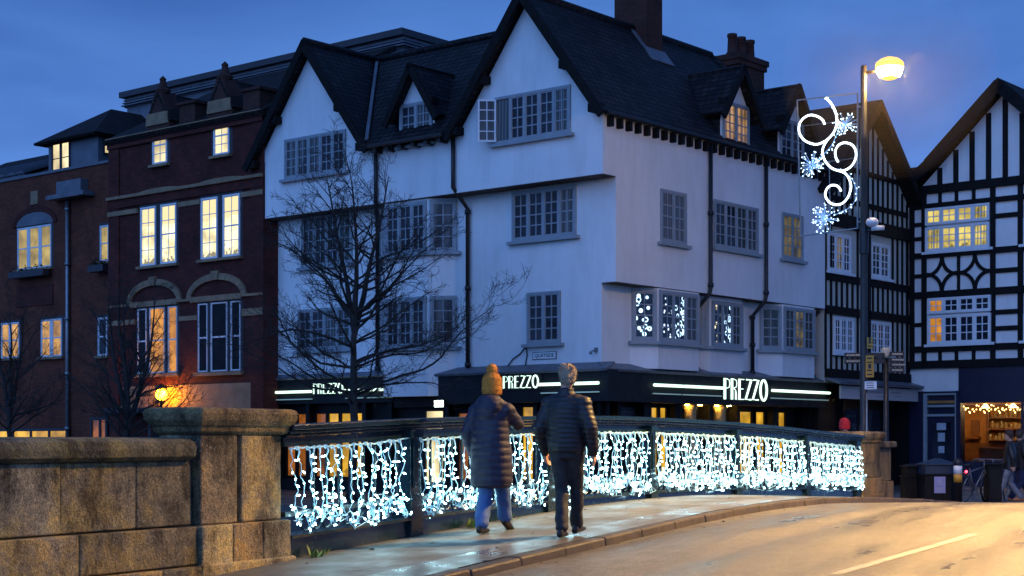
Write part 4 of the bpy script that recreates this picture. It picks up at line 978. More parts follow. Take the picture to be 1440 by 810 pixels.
# left foreground wall
wl = thing('parapet_wall', 'long weathered stone parapet wall with rounded coping, left foreground', 'wall', br(8, TW, 0))
b = MB(); course(b, 3, 10.62, TW-.45, TW, .86, 1.42, [.86, 1.6, 1.25, 1.45, .9], 3); 
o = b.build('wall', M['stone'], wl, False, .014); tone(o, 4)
b = MB(); course(b, 3, 10.62, TW-.45, TW+.07, .52, .855, [1.3, 1.9, .75, .95], 8); b.sbox(3, 10.6, TW-.44, TW+.03, -.3, .30)
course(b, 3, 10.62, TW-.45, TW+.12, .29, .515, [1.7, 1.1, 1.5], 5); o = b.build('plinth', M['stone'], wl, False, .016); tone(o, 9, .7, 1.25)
b = MB(); s = 2.2
while s < 10.58:                                                      # rounded coping stones
    e = min(s+2.9, 10.58); prof = [(-.50, 1.42), (.02, 1.42), (.075, 1.455), (.085, 1.52), (.06, 1.58), (0, 1.605), (-.42, 1.62), (-.50, 1.58)]
    b.ring([[br(s+.005, TW+t, z) for t, z in prof], [br(e-.005, TW+t, z) for t, z in prof]]); s = e
o = b.build('coping', M['stonecap'], wl, False, .008); tone(o, 3, .8, 1.1, 16)
def pier(name, label, s0, s1, t0, t1, zb, zt, mat, seed, split=True):
    p = thing(name, label, 'stone pier', br((s0+s1)/2, (t0+t1)/2, zb))
    b = MB(); z0, z1 = zb+.44, zt-.24
    if split:                                                         # two pilaster faces with a shadow gap between
        sm = s0+(s1-s0)*.45
        b.sbox(s0, sm-.03, t0, t1, z0, z1); b.sbox(sm+.03, s1-.18, t0, t1, z0, z1); b.sbox(s1-.175, s1, t0, t1-.03, z0, z1); b.sbox(s0+.01, s1-.01, t0+.05, t1-.10, z0, z1)
    else:
        b.sbox(s0, s1, t0, t1, z0, z0+(z1-z0)*.42); b.sbox(s0, (s0+s1)/2-.004, t0, t1, z0+(z1-z0)*.42+.008, z1); b.sbox((s0+s1)/2+.004, s1, t0, t1, z0+(z1-z0)*.42+.008, z1)
    o = b.build('shaft', M[mat], p, False, .014); tone(o, seed, .75, 1.15)
    b = MB(); L = s1-s0; k = s0-.04
    while k < s1+.02: e = min(k+L*.36, s1+.05); b.sbox(k, e-.008, t0-.04, t1+.055, zb+.0, zb+.435); k = e
    b.sbox(s0-.08, s1+.08, t0-.06, t1+.09, zb-.5, zb+.10)
    o = b.build('plinth', M[mat], p, False, .016); tone(o, seed+1, .75, 1.2)
    b = MB(); rows = []
    for z, x in ((zt-.24, 0), (zt-.21, .035), (zt-.17, .04), (zt-.155, .06), (zt-.11, .09), (zt-.05, .10), (zt-.015, .085), (zt, .05)):
        rows.append([br(s0-x, t0-x, z), br(s1+x, t0-x, z), br(s1+x, t1+x, z), br(s0-x, t1+x, z)])
    b.ring(rows); o = b.build('cap', M['stonecap' if split else mat], p, False, .006); tone(o, seed+2, .85, 1.05, 64)
    return p
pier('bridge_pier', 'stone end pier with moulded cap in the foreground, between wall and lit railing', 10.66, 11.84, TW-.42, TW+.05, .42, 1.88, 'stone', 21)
pier('bridge_pier', 'pale stone end pier at the far right end of the lit railing', 30.45, 31.75, TW-.85, TW+.05, .40, 1.76, 'pierstone', 31, False)
pw = thing('parapet_stub', 'short low stone wall running on behind the far pier', 'wall', br(32.6, TW-.2, .2))
b = MB(); b.sbox(31.8, 33.4, TW-.6, TW-.12, .15, .72); b.sbox(31.8, 33.35, TW-.6, TW-.16, .73, 1.42); o = b.build('wall', M['pierstone'], pw, False, .02); tone(o, 6, .7, 1)
b = MB(); b.sbox(31.8, 33.45, TW-.66, TW-.06, 1.43, 1.56); o = b.build('coping', M['pierstone'], pw, False, .03); tone(o, 7, .9, 1)

# ------------------------------------------------------------------ cast-iron railing
POSTS = [12.16, 14.06, 17.15, 20.26, 23.57, 27.02, 30.05]
S0, S1 = 11.88, 30.44
rl = thing('bridge_railing', 'black cast-iron bridge railing with a broad handrail, between the two stone piers', 'railing', br(21, TW, zp(21)))
def follow(b, s0, s1, dz0, dz1, t0, t1, step=.45, z=zr):
    n = max(1, round((s1-s0)/step))
    rings = []
    for i in range(n+1):
        s = s0+(s1-s0)*i/n; rings.append([br(s, t0, z(s)+dz0), br(s, t1, z(s)+dz0), br(s, t1, z(s)+dz1), br(s, t0, z(s)+dz1)])
    b.ring(rings); return b
b = MB(); follow(b, S0, S1, -.05, 0, TW-.16, TW+.14); follow(b, S0, S1, -.085, -.054, TW-.11, TW+.10); follow(b, S0, S1, -.115, -.089, TW-.07, TW+.06)
b.build('handrail', M['iron'], rl, False, .008)
b = MB(); follow(b, S0, S1, -.205, -.165, TW-.03, TW+.03); follow(b, S0, S1, -.165, -.12, TW-.012, TW+.012); b.build('upper_rail', M['iron'], rl)
b = MB(); follow(b, S0, S1, -.86, -.815, TW-.04, TW+.04); b.build('lower_rail', M['iron'], rl)
b = MB(); n = 46
for i in range(n):
    s0, s1 = S0+(S1-S0)*i/n, S0+(S1-S0)*(i+1)/n
    b.hexa([br(s0, TW-.10, zp(s0)-.3), br(s1, TW-.10, zp(s1)-.3), br(s1, TW+.10, zp(s1)-.3), br(s0, TW+.10, zp(s0)-.3), br(s0, TW-.10, zr(s0)-1.06), br(s1, TW-.10, zr(s1)-1.06), br(s1, TW+.06, zr(s1)-1.06), br(s0, TW+.06, zr(s0)-1.06)])
follow(b, S0, S1, -1.06, -1.03, TW-.12, TW+.12); b.build('base_plinth', M['iron'], rl)
for s in POSTS[1:]:
    b = MB(); z = zr(s); c = .085
    b.sbox(s-c, s+c, TW-c, TW+c, zp(s)-.1, z-.12); b.sbox(s-c-.03, s+c+.03, TW-c-.03, TW+c+.03, zp(s)-.1, z-.80); b.sbox(s-c*.55, s+c*.55, TW+c, TW+c+.02, z-.72, z-.24); b.sbox(s-.12, s+.12, TW-.12, TW+.12, z-.20, z-.118)
    b.build('post', M['iron'], rl, False, .006)
bal = MB(); bal.ell([(0, 0, 0, .018, .018), (.02, 0, 0, .022, .022), (.05, 0, 0, .016, .016), (.58, 0, 0, .016, .016), (.61, 0, 0, .022, .022)], 8)
balm = bal.mesh('baluster', [M['iron']], smooth=True)
k = 0
for p0, p1 in zip(POSTS, POSTS[1:]):
    n = round((p1-p0)/.215)
    for i in range(1, n):
        s = p0+(p1-p0)*i/n
        if s > S0+.05: put('baluster', balm, rl, br(s, TW, zr(s)-.815))
# pierced ring frieze under the lower rail (surface pattern of one casting per bay)
for p0, p1 in zip(POSTS, POSTS[1:]):
    b = MB(); n = round((p1-p0)/.17)
    for i in range(n):
        s = p0+(p1-p0)*(i+.5)/n; c = br(s, TW, zr(s)-.945)
        b.tube([c + D*.07*math.cos(a*math.pi/5) + Vector((0, 0, .07*math.sin(a*math.pi/5))) for a in range(10)], .012, 4, 0, True)
    b.build('frieze', M['iron'], rl)

# ------------------------------------------------------------------ light curtains hung on the railing
bulb = MB(); bulb.ell([(-.018, 0, 0, .002, .002), (-.011, 0, 0, .0062, .0062), (0, 0, 0, .008, .008), (.010, 0, 0, .0065, .0065), (.017, 0, 0, .002, .002)], 7)
bulbm = bulb.mesh('bulb', [M['led']], smooth=True)
rr = random.Random(11)
LBL = ['white light curtain on the railing bay nearest the left stone pier', 'white light curtain on the railing beside the woman in the long coat', 'white light curtain on the railing just behind the man',
       'white light curtain on the railing bay right of the man', 'white light curtain on the last railing bay but one before the far pier', 'white light curtain on the railing bay touching the far right pier']
for ci_, (p0, p1) in enumerate(zip(POSTS, POSTS[1:])):
    a0 = p0+(.16 if ci_ else -.22); a1 = p1-(.24 if ci_ != 3 else .18)
    if ci_ == 5: a1 = p1+.25
    ct = thing('light_curtain', LBL[ci_], 'light curtain', br((a0+a1)/2, TW+.12, zr((a0+a1)/2)-.2), 'curtains of white string lights on the railing')
    n = max(4, round((a1-a0)/.112)); tops = []; count = 0
    per = 100//n
    heap = MB(); extra = MB(); hw = MB()
    for i in range(n+1):
        s = a0+(a1-a0)*i/n+rr.uniform(-.035, .035); zt = zr(s)-.205-rr.uniform(0, .02); tops.append(br(s, TW+.06, zt))
        bot = max(zr(s)-1.02, zp(s)+.03) + rr.uniform(-.02, .12)
        path = [br(s, TW+.07, zt)]; z = zt-.05; ds = 0; dt = 0; pulled = rr.random() < .25
        while z > bot:
            ds = ds*.70 + rr.gauss(0, .024) + (rr.choice((-1, 1))*.045 if pulled and rr.random() < .3 else 0); dt = dt*.6+rr.gauss(0, .008)
            path.append(br(s+ds, TW+.085+dt+.02*(zt-z), z)); z -= .058
        m = len(path); rad = [.012 if j == 0 else .009 if j == 1 else .0042 for j in range(m)]
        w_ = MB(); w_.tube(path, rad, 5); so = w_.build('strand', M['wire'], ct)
        js = list(range(2, m-1, 1)); made = 0
        for j in js:
            if j % 2 and rr.random() < (.4 if s < 18 else .55): continue
            sd = rr.choice((-1, 1)); d_ = (D*sd*rr.uniform(.3, 1) + N*rr.uniform(.1, .8) + Vector((0, 0, rr.uniform(-.5, .5)))).normalized()
            p = path[j] + d_*.032
            hw.tube([path[j], p - d_*.012], .0045, 4)
            if made < per:
                put('bulb', bulbm, so, p, d_.to_track_quat('Z', 'Y').to_euler()); made += 1
            else:
                x = Matrix.Translation(p) @ d_.to_track_quat('Z', 'Y').to_matrix().to_4x4(); extra.add([x @ v for v in bulb.v], bulb.f)
        # slack gathered at the foot of the strand
        q = [path[-1]]
        for k_ in range(9): q.append(br(s+rr.gauss(0, .06), TW+.11+abs(rr.gauss(0, .03)), bot+rr.uniform(-.04, .17)))
        q = [x if x.z > zp(s)+.02 else Vector((x.x, x.y, zp(s)+.02)) for x in q]
        hw.tube(q, .0042, 4)
        for k_ in range(3):
            g0 = rr.choice(q) + Vector((rr.gauss(0, .03), rr.gauss(0, .03), rr.gauss(0, .035)))
            if g0.z < zp(s)+.02: g0.z = zp(s)+.02
            d_ = Vector((rr.gauss(0, 1), rr.gauss(0, 1), rr.gauss(0, 1))).normalized()
            x = Matrix.Translation(g0) @ d_.to_track_quat('Z', 'Y').to_matrix().to_4x4(); extra.add([x @ v for v in bulb.v], bulb.f)
    sw = MB()
    cord = []
    for p, q in zip(tops, tops[1:]):
        for k_ in range(4): x = p.lerp(q, k_/4); cord.append(x - Vector((0, 0, .012*math.sin(k_/4*math.pi))))
    cord.append(tops[-1]); sw.tube(cord, .009, 5)
    for p in tops: sw.tube([p+D*.03, p-Vector((0,0,.03)), p-D*.03], .008, 4)
    if ci_ < 5:                                                       # lead-in cable to the next bay
        e = br(p1+.16, TW+.06, zr(p1+.16)-.21); sw.tube([tops[-1], tops[-1].lerp(e, .5)+Vector((0, 0, .012)), e], .007, 4)
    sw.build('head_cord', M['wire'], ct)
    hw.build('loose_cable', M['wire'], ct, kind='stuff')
    extra.build('bulb_mass', M['led'], ct, kind='stuff')

# ------------------------------------------------------------------ street lamps
def street_lamp(label, s, t, h, glowmat, group=None, cutoff=False):
    b0 = br(s, t, zp(s)); L = thing('street_lamp', label, 'street lamp', b0, group)
    def P(w, z): return br(s, t+w, 0)*1 + Vector((0, 0, z))
    x, y = b0.x, b0.y
    b = MB(); b.ell([(b0.z-.1, x, y, .15, .15), (b0.z+.06, x, y, .15, .15), (b0.z+.1, x, y, .105, .105), (b0.z+1.6, x, y, .10, .10), (b0.z+1.66, x, y, .085, .085), (h-1.55, x, y, .075, .075), (h-1.5, x, y, .09, .09), (h-1.42, x, y, .09, .09), (h-1.38, x, y, .072, .072), (h+.06, x, y, .066, .066), (h+.10, x, y, .05, .05)], 14)
    b.build('pole', M['lamppost'], L, True)
    b = MB(); b.tube([P(.03, h-.06), P(.2, h-.06), P(.32, h-.04)], .035, 8); b.build('arm', M['lamppost'], L, True)
    if cutoff:                                                        # flat-glass lantern: the lens sits up inside a deep hood
        b = MB(); b.tube([P(-.0, h-.06), P(-.9, h+.05), P(-1.3, h+.02)], .035, 8); b.build('bracket', M['lamppost'], L, True)
        c = P(-1.5, h); b = MB(); n = 24; rings = []
        for z, r_ in ((c.z-.22, .33), (c.z+.02, .33), (c.z+.10, .25), (c.z+.14, .10), (c.z+.12, .10), (c.z+.08, .24), (c.z+.0, .315), (c.z-.22, .315)): rings.append([(c.x+r_*math.cos(2*math.pi*i/n), c.y+r_*math.sin(2*math.pi*i/n), z) for i in range(n)])
        b.ring(rings, 0, False, True); b.build('hood', M['lamppost'], L, True)
        b = MB(); b.ell([(c.z-.0, c.x, c.y, .30, .30), (c.z+.02, c.x, c.y, .30, .30)], 24); b.build('lens', M[glowmat], L)
        return L
    c = P(.56, h-.02); b = MB()
    b.ell([(c.z+.06, c.x, c.y, .285, .285), (c.z+.08, c.x, c.y, .30, .30), (c.z+.12, c.x, c.y, .28, .28), (c.z+.19, c.x, c.y, .19, .19), (c.z+.23, c.x, c.y, .07, .07)], 20); b.build('canopy', M['lampcan'], L, True)
    b = MB(); b.ell([(c.z-.20, c.x, c.y, .19, .19), (c.z-.11, c.x, c.y, .255, .255), (c.z-.03, c.x, c.y, .272, .272), (c.z+.0, c.x, c.y, .265, .265)], 20); b.build('bowl', M[glowmat], L, True)
    b = MB(); b.ell([(c.z-.25, c.x, c.y, .05, .05), (c.z-.24, c.x, c.y, .11, .11), (c.z-.201, c.x, c.y, .192, .192)], 20); b.ell([(c.z+.002, c.x, c.y, .30, .30), (c.z+.03, c.x, c.y, .305, .305), (c.z+.058, c.x, c.y, .29, .29)], 20); b.build('bowl_rim', M['lampcan'], L, True)
    return L
M['lamppost'] = paint('black lamp post paint', (.02, .019, .018), .4, .3, 5, .1)
M['lampcan'] = paint('translucent lamp canopy', (.7, .5, .2), .4); 
for n_ in M['lampcan'].node_tree.nodes:
    if n_.type == 'BSDF_PRINCIPLED': n_.inputs['Emission Color'].default_value = (1, .55, .08, 1); n_.inputs['Emission Strength'].default_value = 1.6
LS, LT_ = .4823*7.57+.876*34, .876*7.57-.4823*34
HL = 9.55
lamp = street_lamp('tall street lamp with a glowing yellow bowl, carrying the white scroll decoration', LS, LT_, HL, 'sodium')
street_lamp('tall street lamp standing on the opposite pavement, out of frame to the right', 20.8, -.2, 9.2, 'sodnear', None, True)

# scattering ball added round the lamp head, imitating lens glare
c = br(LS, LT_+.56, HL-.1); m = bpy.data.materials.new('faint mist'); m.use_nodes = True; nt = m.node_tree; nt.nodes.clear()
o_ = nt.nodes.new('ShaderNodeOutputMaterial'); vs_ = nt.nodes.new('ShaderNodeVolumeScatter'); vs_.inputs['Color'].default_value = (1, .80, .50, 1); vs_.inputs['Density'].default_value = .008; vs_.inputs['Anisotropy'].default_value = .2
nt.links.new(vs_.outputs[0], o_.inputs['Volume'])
tag(MB().ball(tuple(c), 2.3, 2.3, 2.3, 24, 14).build('halo', m, None, True), 'faint mist ball added to imitate glare around the lit head of the street lamp', 'halo', None, 'stuff')

# Christmas decoration on the lamp post: flat frame across the pavement, facing along the bridge
b0 = br(LS, LT_, 0)
def mp_(px, py):                                                      # point of the frame plane seen at a measured place -> (w, z)
    r = Vector(((px-CX)/FOC, 1)); a = b0; n2 = Vector((N.x, N.y)); cr = r.x*n2.y - r.y*n2.x
    k = (a.x*n2.y - a.y*n2.x)/cr; p = r*k
    return (p.x-a.x)*n2.x+(p.y-a.y)*n2.y, ZC+(HY-py)/FOC*k
def mo(px, py, d=0): w, z = mp_(px, py); return br(LS-d, LT_+w, 0)*1 + Vector((0, 0, z))
dc = thing('scroll_light_decoration', 'white rope-light scroll decoration in a thin frame on the street lamp', 'light decoration', mo(1207, 322))
b = MB(); q = [mo(1121, 141), mo(1206, 131), mo(1206, 321), mo(1126, 332)]
b.tube([q[0], q[1]], .016, 6); b.tube([q[2], q[3]], .016, 6); b.tube([q[0], q[3]], .018, 6); b.tube([q[1], q[2]], .018, 6)
b.tube([mo(1122, 178), mo(1205, 168)], .009, 5); b.tube([mo(1124, 233), mo(1205, 222)], .009, 5); b.tube([mo(1166, 226), mo(1168, 326)], .009, 5)
for y in (150, 230, 312): b.tube([mo(1205, y), mo(1212, y)], .022, 6)
b.build('frame', M['steel'], dc)
def smooth(pts, n=6):
    out = []
    for i in range(len(pts)-1):
        p0, p1, p2, p3 = pts[max(i-1, 0)], pts[i], pts[i+1], pts[min(i+2, len(pts)-1)]
        for k in range(n):
            t = k/n; out.append(tuple(.5*((2*p1[j])+(-p0[j]+p2[j])*t+(2*p0[j]-5*p1[j]+4*p2[j]-p3[j])*t*t+(-p0[j]+3*p1[j]-3*p2[j]+p3[j])*t**3) for j in (0, 1)))
    out.append(pts[-1]); return out
SW = [[(1162,138),(1170,147),(1176,160),(1177,173),(1173,186),(1163,197),(1150,203),(1138,201),(1129,195),(1124,185),(1125,174),(1131,166),(1140,162),(1150,164),(1157,169),(1160,175)],
      [(1165,196),(1160,203),(1157,213),(1160,225),(1168,235),(1179,240),(1190,239),(1199,232),(1204,221),(1203,210),(1197,203),(1187,201),(1179,205),(1175,213),(1176,222),(1179,228)],
      [(1179,240),(1189,244),(1195,253),(1197,264),(1193,277),(1185,286),(1175,288),(1166,284),(1161,275),(1163,266),(1169,261),(1176,261),(1181,265),(1183,269)]]
for s_ in SW: MB().tube([mo(x, y, .02) for x, y in smooth(s_)], .023, 8).build('rope_light', M['rope'], dc, True)
sm = MB().ball((0,0,0), .014, .014, .014, 7, 4).mesh('bulb', [M['led2']], smooth=True)
rr = random.Random(4); made = 0
tw = [smooth([(1163,136),(1172,150),(1177,163),(1181,178),(1176,192),(1170,205),(1158,218),(1146,230)], 7), smooth([(1178,238),(1190,244),(1200,254),(1205,270),(1202,284),(1194,293),(1184,298),(1172,304)], 7)]
pts = [mo(x+rr.gauss(0, 1.6), y+rr.gauss(0, 1.6), rr.uniform(-.02, .06)) for s_ in tw for x, y in s_ if rr.random() < .5]
for cx_, cy_, r_, n_ in ((1189, 175, 16, 54), (1142, 233, 17, 60), (1160, 308, 20, 62)):
    hub = mo(cx_, cy_, .03); wv = MB()
    for i in range(n_):
        d_ = Vector((rr.gauss(0, 1), rr.gauss(0, 1), rr.gauss(0, 1))).normalized(); p = hub + d_*(r_/62)*rr.uniform(.5, 1.1)
        wv.tube([hub + d_*.02, p], .004, 3); pts.append(p)
    wv.build('spray', M['ledsoft'], dc)
rr.shuffle(pts); ex = MB(); tmp = MB().ball((0,0,0), .014, .014, .014, 7, 4)
for i, p in enumerate(pts):
    if i < 100: put('bulb', sm, dc, p)
    else: ex.add([v+p for v in tmp.v], tmp.f)
ex.build('bulb_mass', M['led2'], dc, kind='stuff')
for s_ in tw: MB().tube([mo(x, y, .03) for x, y in s_], .006, 4).build('twig_cable', M['ledsoft'], dc)
# surveillance camera and yellow notices on the post
c = mo(1216, 318)
sc_ = thing('security_camera', 'security camera with a pale hood bracketed to the street lamp below the scroll', 'camera', br(LS-.12, LT_, c.z))
b = MB(); p = br(LS-.10, LT_+.05, c.z); b.tube([br(LS-.07, LT_, c.z-.1), br(LS-.10, LT_+.42, c.z-.12)], .03, 6); b.tube([br(LS-.05, LT_+.02, c.z-.6), br(LS-.05, LT_+.02, c.z-.0)], .10, 8); b.build('bracket', M['black'], sc_)
b = MB(); q = br(LS-.12, LT_+.22, c.z+.05); b.ball(tuple(q), .14, .14, .11, 12, 8); b.obox(br(LS-.12, LT_+.34, c.z-.08), D*.05, N*.13, Vector((0, 0, .05))); b.build('hood', M['plate'], sc_, True)
M['yellow'] = paint('yellow sign', (.55, .27, .02), .5, .1)
for z0, z1, lbl, wd in ((3.55, 3.79, 'small yellow plate, the upper of two on the street lamp post', .11), (2.93, 3.40, 'tall yellow notice with a dark symbol on the street lamp post', .16)):
    y_ = thing('yellow_notice', lbl, 'sign', br(LS-.10, LT_+.09, z0), 'yellow signs strapped to the lamp post')
    b = MB(); b.obox(br(LS-.10, LT_+.16, (z0+z1)/2), D*.006, N*wd*.55, Vector((0, 0, (z1-z0)/2))); b.build('plate', M['yellow'], y_)
    b = MB()
    for k in range(3 if z1-z0 < .3 else 5): b.obox(br(LS-.109, LT_+.16, z0+(z1-z0)*(k+.7)/(3.4 if z1-z0 < .3 else 5.4)), D*.002, N*wd*(.35 if k != 2 else .2), Vector((0, 0, .014 if k != 2 else .05)))
    b.build('symbol', M['ink'], y_)
w_ = thing('parking_sign', 'small white sign plate on the street lamp post below the yellow notice', 'sign', br(LS-.10, LT_+.09, 2.66))
b = MB(); b.obox(br(LS-.10, LT_+.18, 2.76), D*.006, N*.13, Vector((0, 0, .085))); b.build('plate', M['plate'], w_)
b = MB()
for k in range(3): b.obox(br(LS-.109, LT_+.17, 2.71+k*.05), D*.002, N*.08, Vector((0, 0, .008)))
b.build('symbol', M['ink'], w_)
pl_ = thing('conduit_pole', 'thin pale conduit standing against the street lamp post', 'pole', br(LS-.13, LT_+.10, zp(LS)))
b = MB(); b.tube([br(LS-.13, LT_+.10, zp(LS)), br(LS-.13, LT_+.10, 2.6)], .022, 8); b.build('tube', M['steel'], pl_, True)

# ------------------------------------------------------------------ finger post
M['finger'] = paint('dark finger board', (.03, .022, .016), .4); M['letters'] = paint('worn pale lettering', (.50, .42, .30), .5, .2, 20)
fx = at(1246, 600, 37); fp = thing('finger_post', 'dark finger post with six direction boards and a pale finial', 'signpost', (fx.x, 37, .1))
b = MB(); b.ell([(0, fx.x, 37, .10, .10), (.9, fx.x, 37, .10, .10), (.95, fx.x, 37, .07, .07), (3.5, fx.x, 37, .06, .06)], 12); b.build('pole', M['black'], fp, True)
b = MB(); b.ell([(3.5, fx.x, 37, .09, .09), (3.56, fx.x, 37, .11, .11), (3.70, fx.x, 37, .12, .12), (3.76, fx.x, 37, .07, .07)], 12); b.build('finial', M['letters'], fp, True)
rr = random.Random(9)
for x0, x1, py, sx in ((1187, 1244, 499.5, -1), (1187, 1244, 508, -1), (1248, 1271, 498, 1), (1248, 1271, 506, 1), (1248, 1271, 513, 1), (1248, 1271, 520.5, 1)):
    p, q = at(x0, py, 36.95), at(x1, py, 36.95); z = p.z; h = .055
    b = MB(); a0, a1 = p.x, q.x; tip = a0 if sx < 0 else a1
    b.box(a0, a1, 36.9, 36.94, z-h, z+h); fb = b.build('finger_board', M['finger'], fp, False, .006)
    b = MB(); a = a0+.05 if sx < 0 else a0+.1
    end = a0+.42 if sx < 0 else a1-.03
    while a < end: l = rr.uniform(.02, .05); b.box(a, a+l, 36.894, 36.898, z-.02, z+.02); a += l+.012
    b.build('lettering', M['letters'], fb)
# ------------------------------------------------------------------ bare winter trees
def bark():
    m, nt, p = newmat('dark bark'); v = coords(nt, (1, 1, .3)); p.inputs['Roughness'].default_value = .9
    nt.links.new(ramp(nt, nz(nt, v, 9, 5), [(.3, (.012, .010, .009)), (.7, (.040, .033, .028))]), p.inputs['Base Color']); bump(nt, p, nz(nt, v, 22, 4), .6, .02); return m
M['bark'] = bark()
def limb(b, p, d, L, r, lvl, rr, droop, tips, depth):
    n = max(3, int(L/.28)) if lvl < 3 else 3
    pts = [Vector(p)]; dd = Vector(d).normalized(); dirs = []
    for i in range(n):
        wob = .10+.05*lvl
        dd = (dd + Vector((rr.gauss(0, wob), rr.gauss(0, wob), rr.gauss(0, wob)-droop*(.4 if i < n*.5 else 1.2)/n)) + Vector((0, 0, .10 if lvl >= 2 else .05))).normalized()
        pts.append(pts[-1] + dd*(L/n)); dirs.append(dd.copy())
    rad = [max(r*(1-.8*(i/n)), .0045) for i in range(n+1)]
    b.tube(pts, rad, 6 if lvl == 1 else 4 if lvl == 2 else 3)
    if lvl >= depth: return
    if lvl == 1: k = int(L*2.9)+2
    elif lvl == 2: k = int(L*4.2)+1
    else: k = int(L*5)+1
    for i in range(k):
        t = rr.uniform(.18 if lvl == 1 else .12, 1.0); j = min(int(t*n), n-1); q = pts[j].lerp(pts[j+1], t*n-j)
        ax = dirs[j].orthogonal().normalized(); ax = Matrix.Rotation(rr.uniform(0, 2*math.pi), 3, dirs[j]) @ ax
        nd_ = (dirs[j]*rr.uniform(.7, 1.2) + ax*rr.uniform(.5, 1.0)).normalized(); nd_.z *= .75
        ll = L*rr.uniform(.26, .56)*(1-.45*t)
        if lvl == 1: ll = max(ll, .35)
        limb(b, q, nd_, max(ll, .2), rad[j]*rr.uniform(.34, .5), lvl+1, rr, droop*.5, tips, depth)
def tree(label, base, h, seed, limbs, trunk_r=.15, leaders=2, depth=4, group=None):
    rr = random.Random(seed); t = thing('bare_tree', label, 'tree', base, group); base = Vector(base)
    b = MB(); pts = [base - Vector((0, 0, .2))]; x = y = 0; n = 14; split = limbs['split']
    for i in range(1, n+1):
        z = split*i/n; x += rr.gauss(0, .02); y += rr.gauss(0, .02); pts.append(base + Vector((x, y, z)))
    b.tube(pts, [trunk_r*(1.2-.15*min(i, 1)-.45*i/n) + (.05 if i == 0 else 0) for i in range(n+1)], 9)
    for k in range(7): a = k*.9; b.tube([base + Vector((math.cos(a)*trunk_r*1.1, math.sin(a)*trunk_r*1.1, .28)), base + Vector((math.cos(a)*trunk_r*2.4, math.sin(a)*trunk_r*2.4, -.12))], [.05, .03], 5)
    b.build('trunk', M['bark'], t, True)
    c = MB(); top = pts[-1]
    for k in range(leaders):
        a = k*2*math.pi/leaders + .4; d = Vector((math.cos(a)*.26, math.sin(a)*.22, 1)); p = top; d.normalize()
        lp = [p]; m = 9; L = h-split
        for i in range(m): d = (d + Vector((rr.gauss(0, .05), rr.gauss(0, .05), .06))).normalized(); lp.append(lp[-1] + d*L/m*rr.uniform(.9, 1.05))
        lr = [trunk_r*.68*(1-.88*i/m) for i in range(m+1)]; c.tube(lp, lr, 6)
        for j in range(1, m+1):
            for q in range(limbs['per']):
                a = rr.uniform(0, 2*math.pi); f = j/m; up = limbs['up']+(.9*f)
                limb(c, lp[j].lerp(lp[max(j-1, 0)], rr.random()), Vector((math.cos(a), math.sin(a), up)), limbs['len']*(1-.62*f)*rr.uniform(.6, 1.1), lr[j]*.50+.006, 1, rr, limbs['droop']*(1-f*.6), None, depth)
    for j in range(limbs['low']):                                    # wide low limbs
        z = rr.uniform(limbs['z0'], split); a = j*2.399+seed; i = min(int(z/split*n), n)
        limb(c, pts[i], Vector((math.cos(a), math.sin(a), limbs['up']*.9+rr.uniform(-.05, .15))), limbs['len']*rr.uniform(.75, 1.12), trunk_r*.28, 1, rr, limbs['droop'], None, depth)
    for (dx, dz, L, zz) in limbs.get('extra', ()):
        limb(c, base + Vector((0, 0, zz)), Vector((dx, -.1, dz)), L, trunk_r*.34, 1, rr, .25, None, depth)
    c.build('crown', M['bark'], t)
    return t
q = at(497, 600, 41.2); tree('bare spreading tree in front of the white house', (q.x, 41.2, 0), 8.7, 5, dict(split=4.4, per=2, up=.28, len=3.3, droop=.34, low=15, z0=2.7, extra=((1, .36, 4.6, 2.75), (-1, .42, 3.2, 2.9), (1, .6, 3.4, 3.6), (-1, .7, 3.2, 4.0))), .125, 3)
q = at(176, 600, 45.5); tree('bare multi-stemmed tree in front of the brick house, beside the orange lantern', (q.x, 45.5, 0), 5.9, 12, dict(split=2.0, per=1, up=.75, len=2.6, droop=.15, low=8, z0=1.2), .13, 4)
q = at(14, 600, 48); tree('bare tree at the far left edge in front of the brick wing', (q.x, 48, 0), 5.6, 23, dict(split=2.2, per=1, up=.6, len=2.4, droop=.2, low=7, z0=1.4), .11, 3)

# ------------------------------------------------------------------ people
def remesh(mb, voxel, smooth_it=3, puff=None, push=None):
    """several overlapping closed shapes -> one continuous skin; puff(z) pushes quilting out along the normals"""
    me = mb.mesh('tmp', []); o = bpy.data.objects.new('tmp', me); COL.objects.link(o)
    r = o.modifiers.new('r', 'REMESH'); r.mode = 'VOXEL'; r.voxel_size = voxel
    if smooth_it: s = o.modifiers.new('s', 'SMOOTH'); s.iterations = smooth_it; s.factor = .5
    bpy.context.view_layer.update(); dg = bpy.context.evaluated_depsgraph_get()
    new = bpy.data.meshes.new_from_object(o.evaluated_get(dg)); bpy.data.objects.remove(o)
    if puff or push:
        ns = [v.normal.copy() for v in new.vertices]
        for v, n in zip(new.vertices, ns):
            d = (puff(v.co) if puff else 0)
            n2 = Vector((n.x, n.y, n.z*.3)); v.co += n2*d
            if push: v.co += push(v.co, n)
    new.polygons.foreach_set('use_smooth', [True]*len(new.polygons)); return new
def cloth_noise(k, sc=6): return lambda c: k*noise.noise(Vector(c)*sc)
def ltube(b, pts, rad, n=12):
    P_ = [Vector(p) for p in pts]; out = []; rr_ = []
    for i in range(len(P_)-1):
        for k in range(4): t = k/4; out.append(P_[i].lerp(P_[i+1], t)); rr_.append(rad[i]*(1-t)+rad[i+1]*t)
    out.append(P_[-1]); rr_.append(rad[-1]); b.tube(out, rr_, n); b.ball(tuple(P_[0]), rad[0], n=n, k=7); b.ball(tuple(P_[-1]), rad[-1], n=n, k=7)
